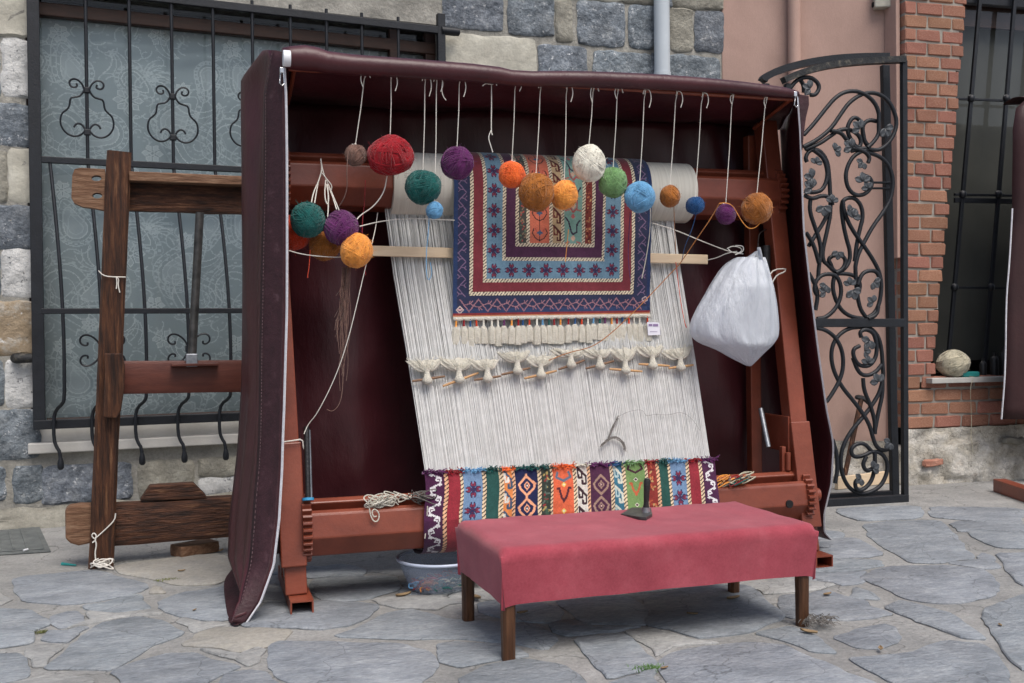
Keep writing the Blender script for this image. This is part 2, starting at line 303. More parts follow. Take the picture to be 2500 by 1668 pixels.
M['bluetape'] = mat('blue_tape', [(.3, (40, 130, 180)), (.7, (70, 156, 200))], 20, 3, .5)
M['teal'] = mat('teal_plastic', [(.3, (36, 130, 128)), (.7, (54, 150, 146))], 20, 3, .5)
M['drain'] = mat('drain_iron', [(.3, (84, 88, 88)), (.7, (112, 116, 114))], 14, 8, .7, .5, 60)
M['leaf'] = mat('dry_leaf', [(.3, (112, 90, 64)), (.7, (158, 136, 104))], 30, 6, .8, rvar=.2)
M['moss'] = mat('moss_green', [(.3, (92, 100, 50)), (.7, (130, 134, 84))], 40, 6, .95, .8, 120, rvar=.15)
M['grass'] = mat('grass_green', [(.3, (70, 108, 52)), (.7, (110, 146, 80))], 40, 4, .8)
M['fluff'] = mat('grey_fluff', [(.3, (78, 74, 70)), (.7, (120, 116, 112))], 60, 6, .95)
M['tagwhite'] = mat('paper_tag', [(.3, (226, 226, 236)), (.7, (232, 232, 240))], 10, 2, .7)
M['tagink'] = mat('tag_print', [(.3, (130, 110, 150)), (.7, (150, 130, 170))], 10, 2, .7)
M['knot'] = mat_attr('woven_wool'); M['lace'] = mat_attr('lace_cloth', .9, .25, 300, 0, .05, 3)
M['pane'] = glass('window_glass', (.96, .98, .98, 1), 1.3)
M['bowl'] = None
def yarnmat(name, c):
    d = tuple(int(x*.84) for x in c); l = tuple(min(255, int(x*1.12+8)) for x in c)
    return mat('wool_'+name, [(.3, d), (.5, c), (.75, l)], 34, 10, .95, .7, 120, sheen=.35, spec=.12, bdist=.004)
YC = {'taupe': (112, 84, 74), 'crimson': (146, 18, 30), 'green': (16, 84, 80), 'sky': (104, 160, 200), 'purple': (92, 34, 88), 'orange': (236, 104, 42),
      'ochre': (160, 98, 40), 'amber': (232, 152, 68), 'white': (226, 222, 208), 'sage': (112, 152, 98), 'navy': (30, 76, 126), 'cream': (184, 177, 155), 'red': (196, 62, 30)}
for k_, c_ in YC.items(): M['y_'+k_] = yarnmat(k_, c_)
# ================================================================== GROUND
mb = MB(); n_ = 60
P = [[Vector((-20+40*j/n_, -12+28*i/n_, 0)) for j in range(n_+1)] for i in range(n_+1)]
ground = struct(mb.grid(P).build('ground', M['mortar']))
ROOTPOS[ground.name] = Vector(ground.location)
Z6 = (0, 1200, 2.611); Z7 = (1600, 1200, 2.611); Z8 = (500, 968, 2.24); Z9 = (900, 968, 2.24)
FL = [
 zz(*Z6, [(65,565),(180,545),(420,520),(600,505),(760,545),(960,595),(930,640),(820,665),(650,705),(520,720),(380,725),(250,715),(140,695),(105,660)]),
 zz(*Z6, [(500,740),(650,715),(900,655),(975,755),(820,775),(610,783)]),
 zz(*Z6, [(985,705),(1150,655),(1420,610),(1560,600),(1640,760),(1440,830),(1300,825),(1130,800),(1040,770)]),
 zz(*Z6, [(320,800),(420,770),(500,765),(540,825),(500,860),(370,885),(335,850)]),
 zz(*Z6, [(-300,750),(0,760),(200,760),(320,850),(240,900),(210,970),(0,1010),(-300,990)]),
 zz(*Z6, [(285,1140),(430,1000),(620,850),(870,800),(1060,830),(1200,910),(960,1000),(820,1080),(720,1140),(500,1147)]),
 zz(*Z6, [(-260,1050),(0,1040),(120,1040),(160,1080),(215,1190),(0,1240),(-240,1240)]),
 zz(*Z6, [(715,1155),(900,1090),(1070,1040),(1260,1035),(1400,1080),(1550,1120),(1400,1170),(1250,1300),(900,1340),(780,1240)]),
 zz(*Z8, [(330,1455),(370,1345),(700,1345),(1100,1355),(1230,1395),(1280,1490),(1200,1570),(1100,1640),(700,1660),(420,1560)]),
 zz(*Z8, [(690,1320),(860,1250),(1000,1180),(1120,1165),(1200,1185),(1330,1215),(1580,1235),(1800,1250),(1950,1330),(1880,1395),(1700,1360),(1400,1335),(1100,1335)]),
 zz(*Z9, [(1115,1325),(1400,1300),(1560,1430),(1560,1490),(1310,1560),(1230,1480)]),
 zz(*Z9, [(480,1560),(620,1480),(850,1440),(1060,1470),(1200,1560),(1100,1700),(600,1700)]),
 zz(*Z7, [(1310,215),(1500,195),(1820,185),(1900,260),(1990,370),(2040,430),(1800,465),(1620,455),(1540,410),(1380,320)]),
 zz(*Z7, [(2000,255),(2350,270),(2700,280),(2690,370),(2350,370),(2180,365),(2030,310)]),
 zz(*Z7, [(2170,400),(2350,395),(2680,400),(2700,620),(2350,610),(2290,580),(2230,500)]),
 zz(*Z7, [(1315,560),(1400,490),(1800,475),(2090,500),(2150,540),(2200,600),(2170,670),(1960,720),(1800,720),(1600,690),(1440,620)]),
 zz(*Z7, [(1235,690),(1260,615),(1400,650),(1450,700)]),
 zz(*Z7, [(1435,740),(1560,705),(1720,740),(1900,790),(2000,860),(2110,950),(1960,940),(1800,880),(1650,830)]),
 zz(*Z7, [(1110,935),(1300,880),(1460,845),(1540,870),(1570,930),(1520,970),(1440,1010),(1280,1000)]),
 zz(*Z7, [(1220,1075),(1400,1065),(1650,1020),(1850,955),(2100,985),(2200,1060),(2300,1260),(1900,1330),(1500,1230)]),
 zz(*Z7, [(2060,760),(2350,660),(2720,650),(2720,1150),(2350,1150),(2250,1090),(2180,960)]),
 zz(*Z7, [(40,1040),(250,990),(600,970),(850,990),(1000,1060),(1200,1140),(1430,1240),(1000,1330),(100,1300),(30,1180)]),
 zz(*Z7, [(620,910),(860,855),(1080,965),(1180,1045),(1000,1035),(860,970)]),
 zz(*Z7, [(-60,680),(300,600),(600,610),(700,680),(830,820),(600,900),(300,950),(100,890),(-60,860)]),
 zz(*Z7, [(1150,112),(1700,98),(1700,178),(1310,190),(1180,160)]),
 zz(*Z7, [(1030,310),(1290,300),(1470,408),(1350,430),(1030,430)]),
 zz(*Z7, [(1750,100),(2350,112),(2350,225),(1950,185),(1750,170)]),
 zz(*Z8, [(560,1010),(760,985),(1040,985),(1070,1060),(900,1110),(700,1140),(590,1090)]),
 zz(*Z9, [(600,1130),(900,1110),(1080,1180),(1000,1240),(760,1230),(600,1190)]),
 zz(*Z9, [(1000,1110),(1400,1090),(1560,1180),(1500,1260),(1180,1250)]),
]
FW = [zz(*Z6, [(1135,990),(1250,910),(1400,870),(1600,880),(1880,890),(1800,960),(1500,1035),(1400,1000)]),
      zz(*Z6, [(930,640),(980,610),(1040,620),(1060,655),(950,660)]),
      zz(*Z6, [(720,480),(1050,430),(1430,400),(1500,540),(1380,600),(1120,600),(900,560),(780,530)])]
M['joint'] = mat('joint_dirt', [(.3, (78, 76, 71)), (.7, (104, 102, 96))], 30, 6, .95)
def flagstone(pts, m, z=0.0):
    c = sum(pts, Vector())/len(pts); o = []
    for i, a in enumerate(pts):
        p, n_ = pts[i-1], pts[(i+1) % len(pts)]; o += [a.lerp(p, .12), a.lerp(n_, .12)]
    q = []
    for i, a in enumerate(o):                 # small chips along the outline
        b = o[(i+1) % len(o)]; k = max(1, int((b-a).length/.035))
        for t in range(k):
            p = a.lerp(b, t/k); d = (p-c).normalized()
            q.append(p + d*(noise.noise(p*7)*.022 + noise.noise(p*31)*.010))
    n = len(q); h = .006+random.random()*.005; mb = MB()
    r0 = [Vector((p.x, p.y, z-.01)) for p in q]; r1 = [Vector((p.x, p.y, z+h*.5)) for p in q]
    r2 = [Vector((p.x, p.y, z+h)) - (p-c).normalized()*.009 for p in q]
    cc = Vector((c.x, c.y, z+h))
    vs = r0+r1+r2+[cc]; fs = []
    for a in (0, n):
        for i in range(n): fs.append((a+i, a+(i+1) % n, a+n+(i+1) % n, a+n+i))
    for i in range(n): fs.append((2*n+i, 2*n+(i+1) % n, 3*n))
    mb.add(vs, fs); a0 = random.randrange(n)   # open joint with dirt along part of the rim
    for s_, ln in ((a0, int(n*random.uniform(.15, .35))), (a0+int(n*.6), int(n*random.uniform(.05, .2)))):
        gv = []; gf = []
        for k in range(ln+1):
            p = q[(s_+k) % n]; d = (p-c).normalized(); w_ = (.0012+.005*abs(noise.noise(p*24)))*(1 if 0 < k < ln else .1); gv += [Vector((p.x, p.y, z+.0012))-d*.003, Vector((p.x, p.y, z+.0012))+d*w_]
            if k: gf.append((2*k-2, 2*k-1, 2*k+1, 2*k))
        if ln > 1: mb.add(gv, gf, 1)
    return mb.build('paving_stone', [m, M['joint']], ground, smooth=35)
M['flagpale'] = mat('pale_flagstone', [(.25, (126, 128, 128)), (.42, (148, 149, 148)), (.55, (160, 160, 158)), (.75, (176, 175, 172))], 5, 15, .85, .9, 36, rvar=.06, hvar=.006, nrough=.76, stretch=(.9, 1.5, 1), bdist=.014, speck=(.22, 50), stain=(.12, 3), cracks=(1.8, .006, .6))
segs = []; polys = []
def keep(g_):
    polys.append(np.array([(p.x, p.y) for p in g_]))
    for p, q_ in zip(g_, g_[1:]+g_[:1]): segs.append((p.x, p.y, q_.x, q_.y))
def inside(x, y):
    for P_ in polys:
        X1, Y1 = P_[:, 0], P_[:, 1]; X2, Y2 = np.roll(X1, -1), np.roll(Y1, -1); m_ = (Y1 > y) != (Y2 > y)
        if m_.any() and (np.sum(x < (X2[m_]-X1[m_])*(y-Y1[m_])/(Y2[m_]-Y1[m_])+X1[m_]) % 2): return True
    return False
for pl, m in [(p, M['flag']) for p in FL] + [(p, M['flagwarm']) for p in FW]:
    g_ = [gnd(*p) for p in pl]; keep(g_); flagstone(g_, m)
random.seed(101); cnt = 0                      # the rest of the paving: stones that fill the gaps, in view and beyond
for rmax, rmin, tries, cap in ((.34, .11, 500, 70), (.22, .055, 900, 190)):
    for t in range(tries):
        if cnt >= cap: break
        x, y = random.uniform(-3.6, 4.6), random.uniform(1.6, 5.6)
        if y > 4.5+.045*x or inside(x, y): continue
        S = np.array(segs); k = 13; a0 = random.random()*6; rs_ = []
        for i in range(k):
            dx, dy = math.cos(a0+6.2832*i/k), math.sin(a0+6.2832*i/k); ex, ey = S[:, 2]-S[:, 0], S[:, 3]-S[:, 1]; den = dx*ey-dy*ex; den = np.where(np.abs(den) < 1e-9, 1e-9, den)
            tt_ = ((S[:, 0]-x)*ey-(S[:, 1]-y)*ex)/den; uu = ((S[:, 0]-x)*dy-(S[:, 1]-y)*dx)/den; ok = (tt_ > 0) & (uu >= 0) & (uu <= 1)
            rs_.append(min(rmax*random.uniform(.7, 1.0)*(1.25-.5*abs(dy)), (tt_[ok].min() if ok.any() else 9)-.022))
        if min(rs_) < rmin*.35 or sum(rs_)/k < rmin: continue
        g_ = [Vector((x+r*math.cos(a0+6.2832*i/k), y+r*math.sin(a0+6.2832*i/k), 0)) for i, r in enumerate(rs_)]
        keep(g_); cnt += 1; flagstone(g_, M['flagpale'] if random.random() < .68 else M['flag'])

# ================================================================== STONE HOUSE WALL
def stone_piece(fr, x0, x1, z0, z1, m, parent, y=0.0, proud=.02, rough=.006):
    """one dressed block: uneven outline, chamfered rim and a slightly domed rough face"""
    W_, H_ = x1-x0, z1-z0; sd = random.random()*90
    rim = lambda D: [0, min(.012/D, .2)]+[min(.012/D, .2)+(1-2*min(.012/D, .2))*i/max(2, int(D/.035)) for i in range(1, max(2, int(D/.035)))]+[1-min(.012/D, .2), 1]
    US, VS = rim(W_), rim(H_); nx, nz_ = len(US)-1, len(VS)-1
    rows = []
    for i in range(nz_+1):
        row = []
        for j in range(nx+1):
            u, v = US[j], VS[i]
            x = x0+W_*u; z = z0+H_*v
            cr = (abs(2*u-1)**10)*(abs(2*v-1)**10)          # knocked-off corners
            x += -(2*u-1)*cr*.010; z += -(2*v-1)*cr*.010
            b = abs(2*u-1) > .99; bb = abs(2*v-1) > .99
            x += noise.noise(Vector((sd, z*16, x*3)))*.012+noise.noise(Vector((sd, z*45, x*9)))*.005; z += noise.noise(Vector((x*16, sd, z*3)))*.012+noise.noise(Vector((x*45, sd, z*9)))*.005
            dep = proud*(1 if not (b or bb) else .0) + (rough*(noise.noise(Vector((x*14, z*14, sd)))*1.6+noise.noise(Vector((x*37, z*37, sd)))*.8) if not (b or bb) else 0)
            row.append(fr.p(x, y-dep, z))
        rows.append(row)
    return MB().grid(rows).build('stone', m, parent, smooth=50)
wallbase = WIN.p(1.2, 0, 0)
house = thing('stone_house_wall', 'grey slate and cream stone house wall behind the looms', 'wall', wallbase)
# window opening in WIN frame
wx0, wx1 = WIN.lpx(70, 700).x, WIN.lpx(1075, 60).x
wz0, wz1 = WIN.lpx(116, 1070).z, 3.0
mb = MB()
def slab(fr, x0, x1, y0, y1, z0, z1, m=0): mb.box(fr.p((x0+x1)/2, (y0+y1)/2, (z0+z1)/2), fr.X, fr.Y, fr.Z, x1-x0, y1-y0, z1-z0, m)
slab(WIN, -2.6, wx0, 0, .35, 0, 3.6); slab(WIN, wx0, wx1, 0, .35, 0, wz0-.05); slab(WIN, wx0, wx1, 0, .35, wz1, 3.6)
slab(WIN, wx1, 2.44, 0, .35, 0, 3.6)
sx1 = STO.lpx(1762, 130).x
slab(STO, 0, sx1, 0.004, .35, 0, 3.6)
mb.build('mortar_core', M['pointing'], house)
kinds = {'s': 'slate', 'c': 'cream', 'w': 'whitestone', 'b': 'brownstone', 'g': 'greystone'}
def pxstone(fr, x0, y0, x1, y1, k):
    x0 -= 4; x1 += 4; y0 -= 4; y1 += 4
    a, b = fr.lpx(x0, (y0+y1)/2), fr.lpx(x1, (y0+y1)/2); xm = (x0+x1)/2
    t, u = fr.lpx(xm, y0), fr.lpx(xm, y1)
    stone_piece(fr, a.x, b.x, u.z, t.z, M[kinds[k]], house, proud=.009 if k != 'c' else .006, rough=.008)
for r in [(-140,-60,72,80,'c'),(8,100,74,235,'w'),(-150,100,-4,235,'s'),(-150,252,74,350,'s'),(24,366,78,492,'c'),(-150,366,14,492,'g'),(-150,502,80,604,'s'),
          (-150,612,-2,722,'s'),(6,612,82,722,'w'),(-150,738,84,866,'b'),(16,882,82,990,'w'),(-150,882,8,990,'s'),(-150,1006,94,1122,'s'),
          (-150,1146,10,1228,'s'),(34,1140,100,1224,'s'),(106,1136,320,1222,'s'),(340,1126,470,1216,'g'),(486,1168,600,1214,'w'),(486,1118,600,1160,'g'),(612,1120,740,1212,'s'),(752,1118,900,1208,'s'),(912,1116,1060,1204,'g')]:
    pxstone(WIN, *r)
Z21 = (1050, 0, 3.133)
for x0, y0, x1, y1, k in [(105,-30,545,215,'s'),(605,-30,935,265,'s'),(970,10,1080,310,'g'),(1135,25,1480,345,'s'),(1528,55,1712,362,'s'),(1842,75,2000,385,'g'),(2035,95,2240,390,'s'),
                          (120,285,800,590,'c'),(838,360,1190,600,'s'),(1258,410,1685,640,'s'),(1700,420,1800,640,'s'),(1815,440,2212,680,'s'),(1480,-140,1700,20,'g'),(1860,-140,2235,60,'g'),(1000,-160,1460,-10,'c'),(1720,-140,1845,40,'s')]:
    (ax, ay), (bx, by) = zz(*Z21, [(x0, y0), (x1, y1)]); pxstone(STO, ax, ay, bx, by, k)
random.seed(21)
z = STO.lpx(1400, 208).z                        # courses that go on behind the loom
while z > .1:
    h = random.uniform(.14, .26); x = .02
    while x < sx1-.05:
        l = min(random.uniform(.2, .5), sx1-x)
        if l > .06 and z-h > 0: stone_piece(STO, x+.008, x+l-.008, z-h+.008, z-.008, M[random.choice(['slate', 'slate', 'greystone', 'cream', 'slate'])], house, proud=.008)
        x += l
    z -= h
# rough skirt of mortar at the foot of the wall
rows = []
for i in range(9):
    row = []
    for j in range(70):
        x = -2.4+j*.07; t = i/8
        y = -.02-.10*t - .03*noise.noise(Vector((x*4, t*3, 1))) - .015*noise.noise(Vector((x*13, t*9, 4)))
        row.append(WIN.p(x, y, .105*(1-t)**.9 + .03*noise.noise(Vector((x*6, t*2, 7)))*(1-t)))
    rows.append(row)
MB().grid(rows).build('mortar_skirt', M['greystone'], house, smooth=60)
# window: reveal, wooden frame, pane, sill
win = MB().box(WIN.p((wx0+wx1)/2, .12, WIN.lpx(400, 55, .12).z), WIN.X, WIN.Y, WIN.Z, wx1-wx0, .06, .075).build('window', M['winwood'], house, bevel=.006)
ztr = WIN.lpx(105, 12, .22).z
fb = MB()
for xx in (wx0+.035, wx1-.035): fb.box(WIN.p(xx, .125, (wz0+wz1)/2), WIN.X, WIN.Y, WIN.Z, .07, .06, wz1-wz0)
fb.box(WIN.p((wx0+wx1)/2, .125, wz0+.06), WIN.X, WIN.Y, WIN.Z, wx1-wx0-.15, .055, .08)
xr = WIN.lpx(950, 80, .22).x
fb.box(WIN.p(xr, .118, 2.65), WIN.X, WIN.Y, WIN.Z, .07, .055, 1.1)
fb.build('frame', M['winwood'], win, bevel=.005)
MB().box(WIN.p((wx0+wx1)/2, .135, (wz0+wz1)/2), WIN.X, WIN.Y, WIN.Z, wx1-wx0-.14, .005, wz1-wz0).build('pane', M['pane'], win)
sb = MB(); sz1 = WIN.lpx(300, 1072, -.04).z; sz0 = WIN.lpx(300, 1098, -.06).z
sb.box(WIN.p((wx0+wx1)/2, .12, (sz0+sz1)/2), WIN.X, WIN.Y, WIN.Z, wx1-wx0+.03, .36, sz1-sz0)
sb.build('sill', M['sillstone'], house, bevel=.006)
sb = MB().box(WIN.p((wx0+wx1)/2, .09, sz1+.035), WIN.X, WIN.Y, WIN.Z, wx1-wx0, .16, .075).build('inner_sill', M['sillstone'], house, bevel=.004)
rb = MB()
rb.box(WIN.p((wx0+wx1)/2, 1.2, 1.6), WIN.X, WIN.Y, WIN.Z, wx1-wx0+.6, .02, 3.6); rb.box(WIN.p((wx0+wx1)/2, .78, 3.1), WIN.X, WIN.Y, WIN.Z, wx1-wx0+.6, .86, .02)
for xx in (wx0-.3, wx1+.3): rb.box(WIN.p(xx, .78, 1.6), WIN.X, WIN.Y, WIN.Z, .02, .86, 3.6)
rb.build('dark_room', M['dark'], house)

# ---------------------------------------------------------------- colour grids for woven things
class Canvas:
    def __init__(s, x0, y0, x1, y1, cell, bg):
        s.x0, s.y0, s.c = x0, y0, cell; s.W = int(round((x1-x0)/cell)); s.H = int(round((y1-y0)/cell))
        s.X, s.Y = np.meshgrid(x0+(np.arange(s.W)+.5)*cell, y0+(np.arange(s.H)+.5)*cell)
        s.a = np.zeros((s.H, s.W, 3)); s.a[:] = lin(*bg)[:3]
    def put(s, m, c): s.a[m] = lin(*c)[:3]
    def rect(s, x0, y0, x1, y1, c): s.put((s.X >= x0) & (s.X < x1) & (s.Y >= y0) & (s.Y < y1), c)
    def poly(s, pts, c):
        m = np.zeros(s.X.shape, bool); n = len(pts)
        for i in range(n):
            (ax, ay), (bx, by) = pts[i], pts[(i+1) % n]
            if ay == by: continue
            k = ((ay > s.Y) != (by > s.Y)) & (s.X < (bx-ax)*(s.Y-ay)/(by-ay)+ax); m ^= k
        s.put(m, c)
    def line(s, pts, wd, c, closed=False):
        pts = list(pts)+([pts[0]] if closed else [])
        for (ax, ay), (bx, by) in zip(pts[:-1], pts[1:]):
            i0 = max(0, int((min(ax, bx)-wd-s.x0)/s.c)-1); i1 = int((max(ax, bx)+wd-s.x0)/s.c)+2
            j0 = max(0, int((min(ay, by)-wd-s.y0)/s.c)-1); j1 = int((max(ay, by)+wd-s.y0)/s.c)+2
            if i1 <= 0 or j1 <= 0: continue
            X, Y = s.X[j0:j1, i0:i1], s.Y[j0:j1, i0:i1]
            dx, dy = bx-ax, by-ay; L2 = dx*dx+dy*dy+1e-9; t = np.clip(((X-ax)*dx+(Y-ay)*dy)/L2, 0, 1)
            s.a[j0:j1, i0:i1][((X-ax-t*dx)**2+(Y-ay-t*dy)**2) < (wd/2)**2] = lin(*c)[:3]
    def rope(s, x0, y0, x1, y1, per, ca, cb, vert=True, slant=.8):
        m = (s.X >= x0) & (s.X < x1) & (s.Y >= y0) & (s.Y < y1)
        t = (s.Y + slant*(s.X-x0)) if vert else (s.X + slant*(s.Y-y0))
        k = np.mod(t, per) < per*.66
        s.put(m & k, ca); s.put(m & ~k, cb)
def weave(name, cv, f, material, parent, label=None, jit=.10, sat=1.0):
    """grid of knots: cv gives the colour of each, f(u array, v array) its place"""
    H_, W_ = cv.H, cv.W; U, V = np.meshgrid(np.linspace(0, 1, W_+1), np.linspace(0, 1, H_+1))
    P = f(U.ravel(), V.ravel()); off = np.array(root_of(parent)); P = P-off
    idx = np.arange((H_+1)*(W_+1)).reshape(H_+1, W_+1)
    Q = np.stack([idx[:-1, :-1], idx[:-1, 1:], idx[1:, 1:], idx[1:, :-1]], -1).reshape(-1, 4)
    me = bpy.data.meshes.new(name); me.vertices.add(len(P)); me.vertices.foreach_set('co', P.astype(np.float32).ravel())
    me.loops.add(Q.size); me.loops.foreach_set('vertex_index', Q.astype(np.int32).ravel())
    me.polygons.add(len(Q)); me.polygons.foreach_set('loop_start', np.arange(0, Q.size, 4, dtype=np.int32))
    me.update(calc_edges=True)
    if sat < 1: cv.a = (cv.a@np.array([.3, .59, .11]))[..., None]*(1-sat)+cv.a*sat
    colr = cv.a.reshape(-1, 3)*(1+(RNG.random((len(Q), 1))-.5)*2*jit)
    at = me.attributes.new('knot', 'FLOAT_COLOR', 'FACE'); at.data.foreach_set('color', np.concatenate([colr, np.ones((len(Q), 1))], 1).astype(np.float32).ravel())
    me.materials.append(material)
    return finish(me, name, parent, Vector(off), smooth=180, label=label)

# ---------------------------------------------------------------- lace curtain
def lace_canvas():
    T = 393.0; x0, y0, x1, y1 = 95, 20, 1080, 1030
    cv = Canvas(x0, y0, x1, y1, 2.3, (186, 196, 199)); A, B, C_ = (222, 229, 230), (234, 239, 239), (205, 213, 215)
    def rep(fn):
        for ox in (-T, 0, T, 2*T):
            for oy in (-T, 0, T, 2*T): fn(ox, oy)
    def teardrop(cx, cy, r, rot, k):
        pts = []
        for i in range(40):
            a = 2*math.pi*i/40; rr = r*(1+.0*a); x = rr*math.cos(a); y = rr*math.sin(a)
            tt = max(0, math.cos(a)); x += r*1.1*tt**3; y += r*.55*tt**3
            pts.append((cx+(x*math.cos(rot)-y*math.sin(rot))*k, cy+(x*math.sin(rot)+y*math.cos(rot))*k))
        return pts
    def items(ox, oy):
        for cx, cy, r, rot, fill in [(172, 150, 26, -2.2, 1), (300, 158, 22, .4, 0), (480, 128, 20, 1.5, 1), (140, 300, 44, .7, 0), (395, 260, 30, -1.2, 1), (240, 300, 30, 2.4, 1), (450, 330, 40, -2.6, 0)]:
            cx += ox; cy += oy
            if fill: cv.poly(teardrop(cx, cy, r, rot, 1), C_)
            for k, wd, c in ((1.0, 2.8, B), (.6, 2.4, A), (1.35, 2.4, A), (1.75, 2.6, C_ if not fill else A)): cv.line(teardrop(cx, cy, r, rot, k), wd, c, True)
            for i, (px_, py_) in enumerate(teardrop(cx, cy, r, rot, 1.55)):
                if i % 2 == 0: cv.line([(px_-1.5, py_), (px_+1.5, py_)], 5.5, A)
        for cx, cy, r, n in [(292, 212, 34, 8), (142, 55, 24, 7), (365, 40, 26, 6), (420, 175, 22, 8), (200, 395, 20, 7), (345, 345, 24, 6)]:
            cx += ox; cy += oy
            for i in range(n):
                a = 6.283*i/n; b = 3.14/n
                cv.poly([(cx+r*.28*math.cos(a), cy+r*.28*math.sin(a)), (cx+r*.75*math.cos(a-b*.8), cy+r*.75*math.sin(a-b*.8)), (cx+r*math.cos(a), cy+r*math.sin(a)), (cx+r*.75*math.cos(a+b*.8), cy+r*.75*math.sin(a+b*.8))], C_ if r > 25 else A)
            for i in range(n):
                a = 6.283*i/n; b = 3.14/n; cv.line([(cx+r*.28*math.cos(a), cy+r*.28*math.sin(a)), (cx+r*.75*math.cos(a-b*.8), cy+r*.75*math.sin(a-b*.8)), (cx+r*math.cos(a), cy+r*math.sin(a)), (cx+r*.75*math.cos(a+b*.8), cy+r*.75*math.sin(a+b*.8))], 2.4, B, True)
            cv.line([(cx+r*.2*math.cos(6.283*i/9), cy+r*.2*math.sin(6.283*i/9)) for i in range(9)], 3, B, True)
        for cx, cy, ln, a0 in [(330, 150, 60, -1.5), (340, 165, 52, -1.9), (345, 160, 55, -1.1), (110, 200, 70, 1.2), (250, 90, 60, .2), (220, 250, 60, 2.8), (390, 330, 64, 3.6), (300, 380, 60, .9), (455, 230, 60, 1.9), (170, 360, 66, 5.4), (410, 90, 60, 3.0)]:
            for s_ in (0, .35, -.35, .7):
                a = a0+s_; pts = [(ox+cx+math.cos(a+.9*t/8)*ln*t/8, oy+cy+math.sin(a+.9*t/8)*ln*t/8) for t in range(9)]
                cv.line(pts, 2.6, A if s_ < .5 else B)
    rep(items)
    rl = random.Random(3)
    def filigree(ox, oy):
        r = random.Random(9)
        for k in range(80):
            cx, cy, rr, a0, ln = ox+95+r.random()*393, oy+20+r.random()*393, r.uniform(10, 34), r.random()*6.28, r.uniform(1.5, 4)
            cv.line([(cx+rr*math.cos(a0+ln*t/8)*(1-.06*t), cy+rr*math.sin(a0+ln*t/8)*(1-.06*t)) for t in range(9)], 2.8, A)
            if k % 3 == 0:
                for t in range(6): a = a0+t*.5; cv.line([(cx+rr*1.5*math.cos(a), cy+rr*1.5*math.sin(a)), (cx+rr*1.5*math.cos(a)+2, cy+rr*1.5*math.sin(a))], 5, C_)
    rep(filigree)
    return cv, (x0, y0, x1, y1)
cv, (lx0, ly0, lx1, ly1) = lace_canvas()
ltop = WIN.lpx(100, 42, .19); lbot = WIN.lpx(100, 1022, .19)
curt = thing('lace_curtain', 'pale grey paisley lace curtain hanging behind the barred window', 'curtain', WIN.p((wx0+wx1)/2, .19, lbot.z-.02))
pa = WIN.lpx(lx0, 400, .19).x; pb = wx1+.05
A_, B_, C0 = np.array(WIN.X), np.array(WIN.Y), np.array(WIN.o)
def lace_place(U, V):
    x = pa+(pb-pa)*U; zt = ltop.z; z = zt+(lbot.z-.02-zt)*V
    y = .19+.012*np.sin(x*9+.4*np.sin(z*2))+.006*np.sin(x*23+1)
    return C0+A_*x[:, None]+B_*y[:, None]+np.array([0, 0, 1])*z[:, None]
# crop the canvas rows so that the pattern keeps its size
weave('cloth', cv, lace_place, M['lace'], curt, jit=.015)
_rod = MB().tube([WIN.p(pa-.02, .19, ltop.z+.01), WIN.p(pb, .19, ltop.z+.01)], .012, 8).build('curtain_rod', M['winwood'], curt)

# ---------------------------------------------------------------- window grille
gr = thing('window_grille', 'black wrought iron window grille with guitar shaped scrolls', 'grille', WIN.p(1.2, -.06, WIN.lpx(300, 1130, -.06).z))
YO = -.07
def flat(name, A, B, w_, d_, parent, side=None, m='iron', bev=.003): return MB().bar(A, B, w_, d_, side or WIN.X).build(name, M[m], parent, bevel=bev)
gp = lambda x, y, o=0.0: WIN.px(x, y, YO-o)
zb_ = WIN.lpx(100, 1046, YO).z
flat('post', WIN.p(WIN.lpx(88, 500, YO).x, YO, 3.05), WIN.p(WIN.lpx(88, 500, YO).x, YO, zb_), .062, .04, gr)
flat('post', WIN.p(WIN.lpx(1076, 60, YO).x, YO, 3.05), WIN.p(WIN.lpx(1076, 60, YO).x, YO, zb_), .05, .04, gr)
xl, xr_ = WIN.lpx(88, 500, YO).x, WIN.lpx(1076, 60, YO).x
za, zc = WIN.lpx(240, 397, YO).z, WIN.lpx(560, 760, YO).z
zt_ = WIN.lpx(900, 52, YO).z
flat('rail', WIN.p(xl, YO-.003, zt_), WIN.p(WIN.lpx(1112, 80, YO).x, YO-.003, zt_-.01), .045, .03, gr, WIN.Z)
flat('rail', WIN.p(xl, YO-.002, za), WIN.p(xr_, YO-.002, za), .035, .03, gr, WIN.Z)
flat('rail', WIN.p(xl-.03, YO-.004, zb_+.02), WIN.p(xr_+.03, YO-.004, zb_+.02), .05, .046, gr, WIN.Z)
mb = MB()
belly = lambda z: 0 if z > za else math.sin(min(1, (za-z)/(za-zb_-.12))*math.pi*.62)*.13
mb.bar(WIN.p(xl+.02, YO-belly(zc)-.0, zc), WIN.p(xr_-.02, YO-belly(zc), zc), .03, .022, WIN.Z)
mb.build('belly_rail', M['iron'], gr, bevel=.003)
barx = [213, 319, 422, 523, 619, 712, 800, 886, 975]
bars = []
